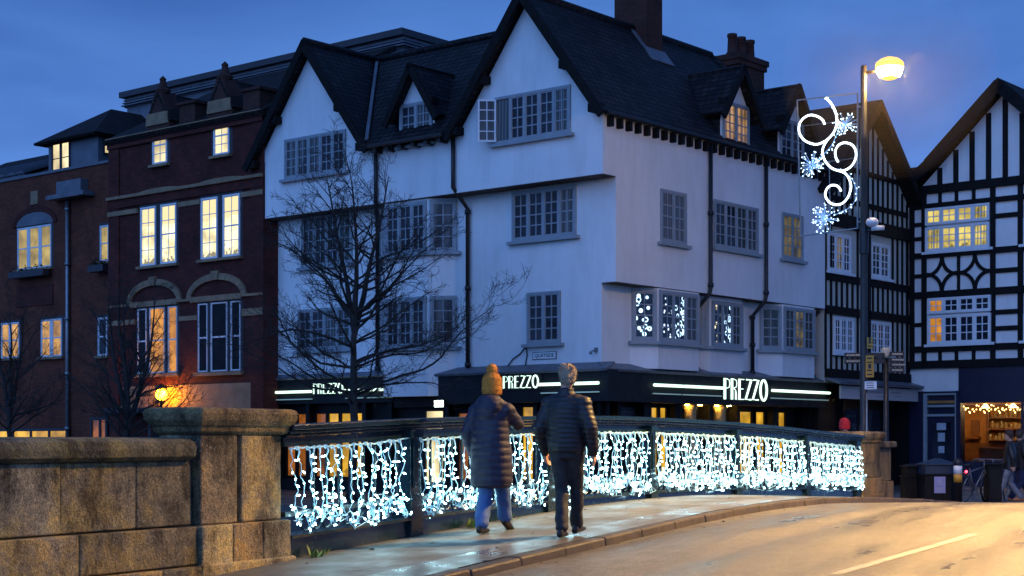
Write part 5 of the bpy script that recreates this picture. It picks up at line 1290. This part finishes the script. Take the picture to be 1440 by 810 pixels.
def hand(b, wrist, elbow, curl=.5, thumb=1):
    w = Vector(wrist); d = (w-Vector(elbow)).normalized(); side = Vector((0, 1, 0)) - d*d.y; side.normalize(); nrm = d.cross(side)
    pm = w + d*.055
    b.obox(w + d*.052, d*.045, side*.038, nrm*.014); b.ball(tuple(w+d*.01), .026, n=10, k=6)
    for i, (o, L) in enumerate(((-.028, .066), (-.009, .078), (.010, .074), (.028, .058))):
        p = w + d*.09 + side*(-o); q = p + (d*(1-curl*.3) + nrm*curl*.5*thumb).normalized()*L*.5; r_ = q + (d*(1-curl) + nrm*curl*1.1*thumb).normalized()*L*.5
        ltube(b, [p, q, r_], [.0095, .009, .0075], 7)
    p = w + d*.03 + side*.034; q = p + (d*.7+side*.55+nrm*.2*thumb).normalized()*.035; r_ = q + (d*.95+side*.1+nrm*.3*thumb).normalized()*.03
    ltube(b, [p, q, r_], [.012, .011, .009], 7)
def head(b, c, yaw=0, s=1.0):
    """skull with brow, nose, lips, chin and ears; faces +y turned by yaw"""
    m = Matrix.Rotation(yaw, 3, 'Z'); c = Vector(c)
    rows = []
    for z, cy, rx, ry in ((-.115, .045, .025, .03), (-.105, .035, .043, .055), (-.08, .018, .058, .075), (-.04, .006, .067, .086), (0, 0, .073, .094), (.04, -.003, .075, .097), (.075, -.006, .068, .088), (.10, -.008, .05, .068), (.118, -.008, .022, .03)):
        rows.append([c + m @ Vector((rx*s*math.cos(2*math.pi*i/18), cy*s+ry*s*math.sin(2*math.pi*i/18), z*s)) for i in range(18)])
    b.ring(rows)
    P_ = lambda x, y, z: c + m @ Vector((x*s, y*s, z*s))
    ltube(b, [P_(0, .092, .012), P_(0, .108, -.022), P_(0, .104, -.030)], [.008, .013, .011], 8)
    b.ball(tuple(P_(0, .082, -.062)), .022*s, .012*s, .008*s, 8, 6); b.ball(tuple(P_(0, .075, -.098)), .022*s, .02*s, .016*s, 8, 6)
    for sx in (-1, 1): b.ball(tuple(P_(sx*.074, -.006, -.012)), .009*s, .018*s, .03*s, 8, 6); b.ball(tuple(P_(sx*.03, .088, .024)), .018*s, .01*s, .006*s, 8, 5); b.ball(tuple(P_(sx*.036, .068, -.025)), .02*s, .016*s, .018*s, 8, 5)
    return P_
def strands(me, n, L, seed, down, cen, wid=.006):
    """tapered locks standing off a cap of hair or knitted pile, added to the same mesh"""
    b = MB(); b.v = [v.co.copy() for v in me.vertices]; b.f = [list(p.vertices) for p in me.polygons]; b.m = [0]*len(b.f); rr = random.Random(seed); vs = list(me.vertices)
    for i in range(n):
        v = rr.choice(vs); q = v.co; nn = v.normal; g = Vector((q.x-cen.x, q.y-cen.y, 0)); t = (Vector((rr.gauss(0, .5), rr.gauss(0, .5), 0)) + Vector((g.x*4, g.y*4, -down)) ); t = t - nn*t.dot(nn)
        if t.length < 1e-3: continue
        t.normalize(); d = (t*.8 + nn*rr.uniform(.25, .7)).normalized(); s_ = nn.cross(d).normalized()*wid*rr.uniform(.6, 1.4); l = L*rr.uniform(.5, 1.3)
        b.add([q - s_ - nn*.004, q + s_ - nn*.004, q + d*l*.6 + s_*.6 + nn*.004, q + d*l + t*l*.15, q + d*l*.6 - s_*.6 + nn*.004], [(0,1,2,3,4)])
    new = b.mesh('tmp2', []); new.polygons.foreach_set('use_smooth', [True]*len(new.polygons)); return new
def eyes(root, P_):
    b = MB(); 
    for sx in (-1, 1): b.ball(tuple(P_(sx*.031, .0845, .006)), .0115, .0085, .0075, 8, 6)
    b.build('eye', M['eye'], root, True)
def shoe(b, heel, yaw=0, pitch=0, L=.27, w=.048):
    m = Matrix.Rotation(yaw, 3, 'Z') @ Matrix.Rotation(pitch, 3, 'X'); h = Vector(heel)
    rows = []
    for y, x, z0, z1 in ((-.03, .028, .005, .07), (.0, .036, 0, .10), (.06, .038, 0, .105), (.12, .043, .0, .085), (.18, .048, .0, .062), (.225, .043, .004, .05), (.25, .026, .01, .04)):
        rows.append([h + m @ Vector((x*w/.048*math.cos(a), y*L/.28, (z0+z1)/2+(z1-z0)/2*math.sin(a))) for a in [2*math.pi*i/12 for i in range(12)]])
    b.ring(rows)
def addobj(name, me, mats, root):
    me.materials.clear()
    for m_ in (mats if isinstance(mats, list) else [mats]): me.materials.append(m_)
    me.name = name; o = bpy.data.objects.new(name, me); COL.objects.link(o); o.parent = root; return o
M['skin'] = paint('skin', (.50, .27, .18), .5, .12, 9, .05); M['eye'] = paint('eye', (.35, .33, .32), .2, .3)
M['greyhair'] = paint('grey hair', (.33, .26, .18), .55, .5, 20, .6, 0, (2.5, 2.5, .5)); M['brownhair'] = paint('brown hair', (.07, .035, .02), .6, .4, 30, .5)
M['denim'] = paint('blue denim', (.055, .125, .31), .8, .25, 8, .25); M['blackjean'] = paint('black trousers', (.010, .012, .016), .75, .3, 8, .25)
M['plumcoat'] = paint('dark navy quilted nylon', (.011, .010, .032), .6, .25, 7, .2); M['puffer'] = paint('black quilted nylon', (.007, .007, .010), .55, .25, 7, .2)
M['fleece'] = paint('hood fleece lining', (.02, .014, .016), .9, .3, 20, .5); M['ginger'] = paint('ginger knit wool', (.66, .27, .04), .9, .35, 45, 1.0); M['redwool'] = paint('red knit wool', (.55, .02, .03), .9, .3, 40, .8)
M['bootblk'] = paint('black leather', (.010, .010, .010), .4, .3, 8, .1); M['sole'] = paint('pale rubber sole', (.40, .33, .22), .6, .2); M['tanshoe'] = paint('orange brown shoe', (.40, .15, .05), .5, .3)
M['greyjean'] = paint('grey jeans', (.16, .17, .20), .8, .2, 8, .2); M['navyjean'] = paint('dark blue jeans', (.02, .03, .08), .8, .2, 8, .2)

def person(label, loc, yaw, cfg):
    t = thing('person', label, 'person', loc); t.rotation_euler.z = yaw; ORG[t.name] = Vector((0, 0, 0))
    k = cfg['h']/1.76; J = {n: Vector(v)*k for n, v in cfg['j'].items()}
    # the body: one continuous skin
    b = MB(); P_ = head(b, J['head'], cfg.get('turn', 0), k)
    ltube(b, [J['neck'], J['head']+Vector((0, -.02, -.06))], [.062*k, .056*k])
    b.ell([(.90*k, 0, 0, .15*k, .10*k), (1.05*k, 0, 0, .135*k, .095*k), (1.25*k, 0, 0, .155*k, .10*k), (1.40*k, 0, 0, .16*k, .085*k), (1.47*k, 0, 0, .07*k, .06*k)], 16)
    for sd in 'lr':
        ltube(b, [J['sh'+sd], J['el'+sd], J['wr'+sd]], [.05*k, .038*k, .026*k], 10)
        ltube(b, [J['hip'+sd], J['kn'+sd], J['an'+sd]], [.082*k, .052*k, .036*k], 10)
        hand(b, J['wr'+sd], J['el'+sd], cfg.get('curl', .55), 1 if sd == 'l' else -1)
    body = addobj('body', remesh(b, .0075, 2), M['skin'], t); eyes(t, P_)
    # trousers
    b = MB(); hz = J['hipl'].z
    b.ell([(hz-.10*k, 0, 0, .17*k, .12*k), (hz, 0, 0, .175*k, .125*k), (hz+.10*k, 0, 0, .16*k, .115*k)], 18)
    for sd in 'lr': ltube(b, [J['hip'+sd], J['kn'+sd], J['an'+sd]+Vector((0, 0, .01))], [.105*k, cfg.get('knee', .078)*k, cfg.get('hem', .072)*k], 14)
    addobj('trousers', remesh(b, .014, 3, lambda c: .010*noise.noise(Vector((c.x*7, c.y*7, c.z*11)))+.005*math.sin(c.z*46+3*noise.noise(c*5))*max(0, 1-c.z*1.6)), M[cfg['trousers']], t)
    b = MB()
    for sd in 'lr': b2 = MB(); shoe(b2, J['an'+sd]+Vector((0, -.04, -.09*k)) if 'heel'+sd not in cfg['j'] else J['heel'+sd], cfg.get('toe', {}).get(sd, 0), cfg.get('pitch', {}).get(sd, 0)); o = b2.build('shoe', M[cfg['shoes']], t, True); 
    # coat or jacket
    b = MB(); b.ell([(z*k, x*k, y*k, rx*k, ry*k) for z, x, y, rx, ry in cfg['coat']], 24)
    for sd in 'lr':
        w_ = J['wr'+sd]; e = J['el'+sd]; ltube(b, [J['sh'+sd]-Vector((0, 0, .035*k)), e, w_ - (w_-e)*.06], [.082*k, .074*k, .056*k], 14); b.ball((J['sh'+sd].x*.55, -.005, 1.425*k), .105*k, .085*k, .062*k, 14, 8)
    for c_ in cfg.get('lumps', ()): b.ball(tuple(Vector(c_[:3])*k), *[x*k for x in c_[3:]], n=16, k=10)
    if cfg.get('hood'):
        h_ = MB(); h_.ball((0, -.055*k, 1.475*k), .150*k, .125*k, .085*k, 18, 12); h_.ball((0, -.13*k, 1.40*k), .125*k, .06*k, .11*k, 18, 12)
        addobj('hood', remesh(h_, .010, 4, lambda c: .008*noise.noise(c*9)), M['plumcoat'], t)
    pitch_ = cfg.get('quilt', .06)
    def puff(c):
        if not cfg.get('quilt'): return .006*noise.noise(c*7)
        q_ = abs(math.sin(math.pi*(c.z+.012*noise.noise(c*4)+.02*abs(c.x))/pitch_)); return cfg.get('amp', .012)*(q_**.55-.55)+.007*noise.noise(Vector((c.x*13, c.y*13, c.z*9)))
    addobj(cfg.get('coatname', 'jacket'), remesh(b, .0115, 7, puff), M[cfg['coatmat']], t)
    hc = Vector(J['head'])
    if cfg['top'] == 'hair':
        b = MB(); m = Matrix.Rotation(cfg.get('turn', 0), 3, 'Z')
        rows = []
        for z, cy, rx, ry in ((-.068, -.046, .062, .058), (-.05, -.036, .082, .074), (-.02, -.030, .092, .086), (.02, -.022, .099, .096), (.06, -.012, .101, .106), (.10, -.006, .094, .102), (.13, -.006, .072, .08), (.148, -.006, .035, .04)):
            rows.append([hc + m @ Vector((rx*k*math.cos(2*math.pi*i/20), cy*k+ry*k*math.sin(2*math.pi*i/20), z*k)) for i in range(20)])
        b.ring(rows)
        addobj('hair', strands(remesh(b, .008, 1, lambda c: -.006+.005*noise.noise(Vector((c.x*20, c.y*20, c.z*12)))), 520, .020, 3, 1.2, hc), M[cfg['topmat']], t)
    else:
        b = MB(); b.ell([(hc.z-.07, hc.x, hc.y-.012, .098*k, .110*k), (hc.z+.03, hc.x, hc.y-.012, .112*k, .122*k), (hc.z+.09, hc.x, hc.y-.012, .106*k, .112*k), (hc.z+.135, hc.x, hc.y-.012, .078*k, .085*k), (hc.z+.16, hc.x, hc.y-.012, .03*k, .03*k)], 20)
        b.ell([(hc.z-.085, hc.x, hc.y-.012, .104*k, .116*k), (hc.z-.02, hc.x, hc.y-.012, .114*k, .126*k)], 20)
        if cfg.get('pom'): b.ball((hc.x, hc.y-.012, hc.z+.195*k), .064*k, n=14, k=10)
        hm_ = remesh(b, .008, 1, lambda c: .004*noise.noise(c*30)+.002*noise.noise(c*85)); hat = addobj('hat', strands(hm_, 900, .014, 4, .3, hc, .003) if cfg.get('pom') else hm_, M[cfg['topmat']], t)
        if cfg.get('hairmat'):
            b = MB(); b.ell([(hc.z-.14, 0+hc.x, hc.y-.05, .06*k, .05*k), (hc.z-.08, hc.x, hc.y-.04, .078*k, .075*k), (hc.z-.02, hc.x, hc.y-.02, .078*k, .09*k)], 16)
            addobj('hair', remesh(b, .009, 1, lambda c: .008*noise.noise(c*40)), M[cfg['hairmat']], t)
    return t
STAND = dict(head=(0, .02, 1.645), neck=(0, 0, 1.45), shl=(-.185, 0, 1.405), shr=(.185, 0, 1.405), ell=(-.265, -.05, 1.13), elr=(.265, -.05, 1.13), wrl=(-.27, .05, .90), wrr=(.27, .04, .90),
             hipl=(-.088, 0, .91), hipr=(.088, 0, .91), knl=(-.09, .04, .49), knr=(.09, .04, .49), anl=(-.09, 0, .10), anr=(.09, 0, .10))
yaw = -math.atan2(D.x, D.y)
# the man
def ground(px, py, t_guess):
    """point of the pavement seen at a place in the picture, used once to measure where the walkers stand"""
    r = Vector(((px-CX)/FOC, 1, (HY-py)/FOC)); k = 10
    for _ in range(60): p = r*k; k += .6*((ZC + p.z) - zp(p.dot(D)))/max(.06, -r.z+.02)*.5
    p = r*k; return Vector((p.x, p.y, zp(p.dot(D))))
MJ = dict(STAND); MJ.update(knl=(-.05, .0, .50), anl=(.005, -.16, .10), knr=(.07, .13, .50), anr=(.045, .20, .115), heell=(.005, -.22, .0), heelr=(.045, .16, .02), wrr=(.285, .03, .865), elr=(.285, -.06, 1.13), ell=(-.275, -.05, 1.13), wrl=(-.265, .08, .875), head=(-.005, .035, 1.655))
g = br(14.47, -7.33, 0); g.z = zp(14.47)
person('man with grey hair in a black quilted jacket, walking away on the pavement', g, yaw*.72, dict(h=1.735, j=MJ, turn=R(38), trousers='blackjean', shoes='bootblk', coatmat='puffer', coatname='jacket', quilt=.050, amp=.009, top='hair', topmat='greyhair', knee=.072, hem=.070,
    toe=dict(l=.1, r=-.05), pitch=dict(l=0, r=.12),
    coat=((.875, 0, 0, .185, .135), (.90, 0, 0, .20, .148), (1.0, 0, -.005, .205, .150), (1.12, 0, -.01, .205, .145), (1.25, 0, -.01, .215, .145), (1.36, 0, -.01, .222, .135), (1.42, 0, -.005, .195, .115), (1.47, 0, 0, .12, .092), (1.50, 0, 0, .083, .082), (1.55, 0, 0, .080, .082)),
    lumps=((-.185, 0, 1.39, .095, .09, .075), (.185, 0, 1.39, .095, .09, .075))))
WJ = dict(STAND); WJ.update(knl=(-.06, .0, .50), anl=(-.035, -.20, .10), heell=(-.035, -.26, 0), knr=(.06, .18, .52), anr=(.055, .28, .16), heelr=(.055, .23, .075), ell=(-.285, -.04, 1.12), wrl=(-.25, .07, .86), elr=(.26, .16, 1.21), wrr=(.06, .32, 1.30), shr=(.19, .02, 1.40), head=(.0, .03, 1.64))
g = br(14.62, -8.30, 0); g.z = zp(14.62)
person('person in a ginger bobble hat and long dark quilted coat over blue jeans, walking away', g, yaw*.75, dict(h=1.665, j=WJ, turn=R(-12), trousers='denim', shoes='bootblk', coatmat='plumcoat', coatname='long_coat', quilt=.075, amp=.009, top='hat', hood=True, pom=True, topmat='ginger', hairmat='brownhair', knee=.085, hem=.082,
    pitch=dict(l=0, r=-.5), toe=dict(l=.05, r=-.1),
    coat=((.505, 0, 0, .20, .175), (.53, 0, 0, .238, .205), (.7, 0, 0, .246, .208), (.9, 0, -.005, .238, .195), (1.05, 0, -.01, .215, .172), (1.2, 0, -.01, .212, .160), (1.33, 0, -.01, .215, .145), (1.40, 0, -.005, .185, .12), (1.46, 0, 0, .12, .10), (1.51, 0, 0, .10, .10), (1.54, 0, 0, .095, .098)),
    lumps=((0, -.10, 1.42, .155, .085, .10), (0, -.125, 1.34, .11, .06, .10), (-.10, -.04, 1.46, .07, .09, .06), (.10, -.04, 1.46, .07, .09, .06), (-.185, 0, 1.38, .09, .085, .075), (.185, .01, 1.38, .09, .09, .08))))
SIMPLE = ((.80, 0, 0, .19, .14), (.83, 0, 0, .20, .15), (1.0, 0, 0, .20, .15), (1.2, 0, -.01, .205, .145), (1.36, 0, -.01, .215, .13), (1.42, 0, 0, .18, .11), (1.47, 0, 0, .11, .09), (1.52, 0, 0, .078, .08))
LMP = ((-.185, 0, 1.39, .09, .085, .075), (.185, 0, 1.39, .09, .085, .075))
g = br(32.5, -9.95, zp(32.5)); g.x = at(1188, 600, g.y).x
person('person in a red knitted hat, mostly hidden behind the far stone pier', g, R(60), dict(h=1.70, j=STAND, turn=0, trousers='blackjean', shoes='bootblk', coatmat='bootblk', top='hat', topmat='redwool', coat=SIMPLE, lumps=LMP))
PJ = dict(STAND); PJ.update(knl=(-.08, .14, .52), anl=(-.08, .30, .12), knr=(.08, -.02, .49), anr=(.07, -.26, .14), wrl=(-.25, -.06, .92), wrr=(.25, .16, .95), elr=(.26, 0, 1.14))
def zq(x, y): return max(zp(x*D.x+y*D.y), 0)
q = at(1420, 600, 37.3)
person('person in a dark jacket and grey jeans walking to the left past the cafe window', (q.x, 37.3, zq(q.x, 37.3)), R(78), dict(h=1.70, j=PJ, turn=0, trousers='greyjean', shoes='tanshoe', coatmat='bootblk', top='hair', topmat='brownhair', coat=SIMPLE, lumps=LMP))
q = at(1434, 600, 37.9)
person('person in a dark coat and navy jeans at the right edge of the picture', (q.x, 37.9, zq(q.x, 37.9)), R(-80), dict(h=1.74, j=PJ, turn=0, trousers='navyjean', shoes='tanshoe', coatmat='puffer', top='hair', topmat='brownhair', coat=SIMPLE, lumps=LMP))

# ------------------------------------------------------------------ street clutter at the right
def bin_(px0, px1, Y, ztop, label, lidmat, poster=False, peak=False):
    p, q = at(px0, 650, Y), at(px1, 650, Y); c = (p+q)/2; g0 = zq(c.x, Y); w = (q.x-p.x)/2
    t = thing('litter_bin', label, 'bin', (c.x, Y, g0), 'black bins behind the far pier'); z1 = ztop
    b = MB()
    for z, i in ((g0+.02, .03), (g0+.08, 0), (z1-.62, 0), (z1-.6, .01)): pass
    b.ring([[(c.x-w+i, Y-.35+i, z), (c.x+w-i, Y-.35+i, z), (c.x+w-i, Y+.35-i, z), (c.x-w+i, Y+.35-i, z)] for z, i in ((g0, .03), (g0+.06, .0), (z1-.32, 0))])
    for k in range(6): x = c.x-w+.06+(2*w-.12)*k/5; b.box(x-.012, x+.012, Y-.362, Y-.351, g0+.08, z1-.55)
    b.build('body', M['binblack'], t, False, .012)
    b = MB(); b.box(c.x-w-.03, c.x+w+.03, Y-.38, Y+.38, z1-.317, z1-.28); b.build('rim', M['shopdark'], t, False, .008)
    b = MB(); b.box(c.x-w+.02, c.x+w-.02, Y-.33, Y+.33, z1-.279, z1-.08)
    b.ring([[(c.x-w-.02, Y-.37, z1-.079), (c.x+w+.02, Y-.37, z1-.079), (c.x+w+.02, Y+.37, z1-.079), (c.x-w-.02, Y+.37, z1-.079)], [(c.x-w-.02, Y-.37, z1-.05), (c.x+w+.02, Y-.37, z1-.05), (c.x+w+.02, Y+.37, z1-.05), (c.x-w-.02, Y+.37, z1-.05)], [(c.x-.05, Y-.05, z1+(.08 if peak else 0)), (c.x+.05, Y-.05, z1+(.08 if peak else 0)), (c.x+.05, Y+.05, z1+(.08 if peak else 0)), (c.x-.05, Y+.05, z1+(.08 if peak else 0))]])
    b.build('lid', M[lidmat], t, False, .01)
    if poster:
        b = MB(); b.box(c.x-.05-.12, c.x-.05+.14, Y-.372, Y-.366, z1-.72, z1-.34); po = b.build('poster', M['poster'], t)
        b = MB(); rr = random.Random(8)
        b.tube([(c.x-.04+.05*math.cos(a), Y-.375, z1-.48+.05*math.sin(a)) for a in [i*.628 for i in range(10)]], .008, 4, 0, True)
        for k in range(4): b.box(c.x-.13, c.x+.05*rr.uniform(-.5, 1), Y-.376, Y-.373, z1-.60-.025*k, z1-.588-.025*k)
        b.build('print', M['notice'], po)
M['poster'] = paint('lilac poster', (.30, .30, .55), .6, .15, 8); M['bluelid'] = paint('blue bin lid', (.012, .032, .06), .5, .3)
bin_(1271, 1292, 37.6, 1.02, 'black bin with a flat lid, next to the far stone pier', 'binblack')
bin_(1295, 1341, 36.9, 1.08, 'wide black bin with a peaked blue lid and a lilac poster', 'bluelid', True, True)
q = at(1347, 700, 36.2); g0 = zq(q.x, 36.2)
bo = thing('bollard', 'black bollard with orange and white bands beside the bicycles', 'bollard', (q.x, 36.2, g0))
b = MB(); b.ell([(g0-.05, q.x, 36.2, .10, .10), (1.0, q.x, 36.2, .095, .095), (1.05, q.x, 36.2, .115, .115), (1.12, q.x, 36.2, .10, .10), (1.16, q.x, 36.2, .03, .03)], 14); b.build('post', M['black'], bo, True)
b = MB(); b.ell([(.62, q.x, 36.2, .099, .099), (.80, q.x, 36.2, .098, .098)], 14); b.build('orange_band', M['yellow'], bo, True)
b = MB(); b.ell([(.805, q.x, 36.2, .099, .099), (1.0, q.x, 36.2, .098, .098)], 14); b.build('white_band', M['plate'], bo, True)
def bicycle(label, loc, yaw_, col):
    t = thing('bicycle', label, 'bicycle', loc, 'parked bicycles'); t.rotation_euler.z = yaw_; ORG[t.name] = Vector((0, 0, 0))
    for x in (-.52, .52):
        b = MB(); b.tube([(x+.335*math.cos(a), 0, .345+.335*math.sin(a)) for a in [i*2*math.pi/28 for i in range(28)]], .018, 6, 0, True); w_ = b.build('tyre', M['bootblk'], t, True)
        b = MB(); b.tube([(x+.312*math.cos(a), 0, .345+.312*math.sin(a)) for a in [i*2*math.pi/28 for i in range(28)]], .010, 5, 0, True)
        for i in range(16): a = i*math.pi/8; b.tube([(x, .02*(-1)**i, .345), (x+.31*math.cos(a+.1), 0, .345+.31*math.sin(a+.1))], .002, 3)
        b.tube([(x, -.05, .345), (x, .05, .345)], .022, 8); b.build('rim', M['steel'], w_)
        b = MB(); b.tube([(x+.372*math.cos(a), 0, .345+.372*math.sin(a)) for a in [R(20+i*14) for i in range(10)]], .012, 5); b.build('mudguard', M['steel'], t)
    b = MB(); bb, st_, hd, ra_, fa_ = (-.08, 0, .29), (-.24, 0, .82), (.34, 0, .80), (-.52, 0, .345), (.52, 0, .345)
    for p, q_ in ((bb, st_), (bb, hd), ((-.21, 0, .74), (.33, 0, .84)), (bb, ra_), (ra_, (-.21, 0, .74)), (hd, (.33, 0, .95)), (hd, (.42, 0, .6)), ((.42, 0, .6), fa_)): b.tube([p, q_], .016, 7)
    b.build('frame', M[col], t, True)
    b = MB(); b.tube([(.33, 0, .95), (.32, 0, 1.02)], .014, 6); b.tube([(.30, -.29, 1.0), (.36, -.22, 1.03), (.36, 0, 1.02), (.36, .22, 1.03), (.30, .29, 1.0)], .012, 6); b.build('handlebar', M['steel'], t, True)
    b = MB(); b.ring([[(-.38, -.07, .86), (-.38, .07, .86), (-.38, .07, .90), (-.38, -.07, .90)], [(-.24, -.06, .87), (-.24, .06, .87), (-.24, .06, .92), (-.24, -.06, .92)], [(-.11, -.02, .87), (-.11, .02, .87), (-.11, .02, .90), (-.11, -.02, .90)]]); b.tube([(-.24, 0, .8), (-.25, 0, .88)], .014, 6); b.build('saddle', M['bootblk'], t, False, .008)
    b = MB(); b.tube([(-.08+.09*math.cos(a), .04, .29+.09*math.sin(a)) for a in [i*.4 for i in range(16)]], .008, 4, 0, True); b.tube([(-.08, .05, .29), (-.02, .06, .14)], .010, 5); b.tube([(-.08, -.05, .29), (-.14, -.06, .44)], .010, 5); b.box(-.06, .02, .05, .14, .13, .15); b.box(-.18, -.10, -.14, -.05, .43, .45); b.build('pedal_crank', M['steel'], t)
    b = MB(); b.ball((-.36, 0, .74), .035, .03, .03, 8, 6); b.build('rear_light', M['redlamp'], t, True)
    return t
q = at(1372, 700, 37.2); bicycle('silver bicycle with pale mudguards leaning by the bollard', (q.x, 37.2, zq(q.x, 37.2)), R(38), 'steel')
q = at(1392, 700, 38.6); bicycle('dark bicycle parked behind the silver one', (q.x, 38.6, zq(q.x, 38.6)), R(60), 'black')
q = at(1409, 700, 38.9); bicycle('dark bicycle parked between the two walking people and the cafe', (q.x, 38.9, zq(q.x, 38.9)), R(62), 'black')
q = at(1396, 700, 37.4); bx = thing('utility_cabinet', 'low black street cabinet between the bicycles and the walking people', 'cabinet', (q.x, 37.4, zq(q.x, 37.4)))
g0 = zq(q.x, 37.4); b = MB(); b.box(q.x-.16, q.x+.16, 37.2, 37.6, g0, .98); b.box(q.x-.18, q.x+.18, 37.18, 37.62, .981, 1.03); b.build('body', M['binblack'], bx, False, .012)
b = MB(); b.box(q.x-.13, q.x+.13, 37.188, 37.199, g0+.12, .9); b.build('door', M['shopdark'], bx)

# weeds at the foot of the railing, dead leaves in the joints
rr = random.Random(17)
M['weed'] = paint('yellow green weeds', (.16, .22, .03), .6, .4, 12, 0); M['dead'] = paint('dead leaves', (.12, .07, .035), .7, .4, 20, 0)
b = MB()
for s, n in ((15.1, 26), (15.9, 14), (12.1, 16)):
    for i in range(n):
        c = br(s+rr.gauss(0, .07), TW+.16+rr.uniform(0, .10), 0); c.z = zp(s); d = Vector((rr.gauss(0, .7), rr.gauss(0, .7), 1)).normalized()*rr.uniform(.06, .14); e = Vector((rr.gauss(0,1), rr.gauss(0,1), 0)).normalized()*.012
        b.add([c-e, c+e, c+d*.6+e*1.3, c+d, c+d*.6-e*1.3], [(0,1,2,3,4)])
tag(b.build('weeds', M['weed'], None), 'small yellow green weeds growing at the foot of the railing', 'weeds', None, 'stuff')
b = MB()
for i in range(190):
    s = rr.uniform(9, 30); t_ = rr.choice((rr.uniform(-8.85, -8.5), rr.uniform(-8.6, -7.1), rr.uniform(-6.85, -6.6))); road = t_ > -6.88
    c = br(s, t_, 0); c.z = (zroad(s)+.012 if road else zp(s)+.006); a = rr.uniform(0, 6.28); L = rr.uniform(.015, .04); u = Vector((math.cos(a), math.sin(a), rr.uniform(-.1, .3)))*L; v_ = Vector((-math.sin(a), math.cos(a), rr.uniform(-.1, .3)))*L*.5
    b.add([c-u, c+v_, c+u, c-v_], [(0,1,2,3)])
tag(b.build('fallen_leaves', M['dead'], None), 'scattered dead leaves on the pavement and in the gutter', 'leaves', None, 'stuff')

# ------------------------------------------------------------------ dusk sky and light
EL, RO = R(4), R(200)
def nd_west(nt, sp):                                                  # brighter dusk sky in the west, behind the viewer
    m_ = nd(nt, 'MapRange'); m_.inputs[1].default_value = 1; m_.inputs[2].default_value = -1; nt.links.new(sp.outputs[1], m_.inputs[0]); return m_.outputs[0]
wd = bpy.data.worlds.new('World'); scn.world = wd; wd.use_nodes = True; nt = wd.node_tree; nt.nodes.clear()
out = nt.nodes.new('ShaderNodeOutputWorld'); bg = nt.nodes.new('ShaderNodeBackground'); nt.links.new(bg.outputs[0], out.inputs[0])
sk = nt.nodes.new('ShaderNodeTexSky'); sk.sky_type = 'NISHITA'; sk.sun_disc = False; sk.sun_elevation = EL; sk.sun_rotation = RO; sk.air_density = 1.2; sk.dust_density = .6; sk.ozone_density = 4
tc = nd(nt, 'TexCoord'); mp = nd(nt, 'Mapping'); mp.inputs['Scale'].default_value = (1.6, 1.6, 4.5); nt.links.new(tc.outputs['Generated'], mp.inputs[0])
n1 = nz(nt, mp.outputs[0], 1.5, 6, .55, .4)
sp = nd(nt, 'SeparateXYZ'); nt.links.new(tc.outputs['Generated'], sp.inputs[0])
grad = ramp(nt, sp.outputs[2], [(0.0, (.130, .300, .80)), (.14, (.092, .230, .66)), (.30, (.042, .126, .42)), (1.0, (.038, .108, .36))])
cl = ramp(nt, n1, [(.34, (.58, .63, .73)), (.66, (1.34, 1.26, 1.15))])
c = mix(nt, 1, grad, cl, 'MULTIPLY')
c = mix(nt, 1, c, ramp(nt, nd_west(nt, sp), [(0, (1, 1, 1)), (.45, (1, 1, 1)), (1, (2.2, 2.1, 1.9))]), 'MULTIPLY')
sky_t = mix(nt, 1, sk.outputs[0], (.012, .020, .034), 'MULTIPLY')
bg.inputs['Strength'].default_value = SKY_K
nt.links.new(mix(nt, .22, c, sky_t), bg.inputs['Color'])
su = bpy.data.lights.new('sun', 'SUN'); so = bpy.data.objects.new('sun', su); COL.objects.link(so); su.energy = SUN_K; su.angle = R(60); su.color = (.20, .42, 1.0)
so.rotation_euler = (R(58), 0, R(-38)); so.location = (-20, -20, 40)

scn.view_settings.view_transform = 'Standard'; scn.view_settings.look = 'None'; scn.view_settings.exposure = 0; scn.view_settings.gamma = 1
scn.render.engine = 'CYCLES'; cy = scn.cycles; cy.use_denoising = True; cy.max_bounces = 6; cy.diffuse_bounces = 3; cy.glossy_bounces = 3; cy.transmission_bounces = 4; cy.transparent_max_bounces = 6
cy.sample_clamp_indirect = 3; cy.sample_clamp_direct = 0; cy.use_light_tree = True; cy.caustics_reflective = False; cy.caustics_refractive = False; cy.blur_glossy = 1.0
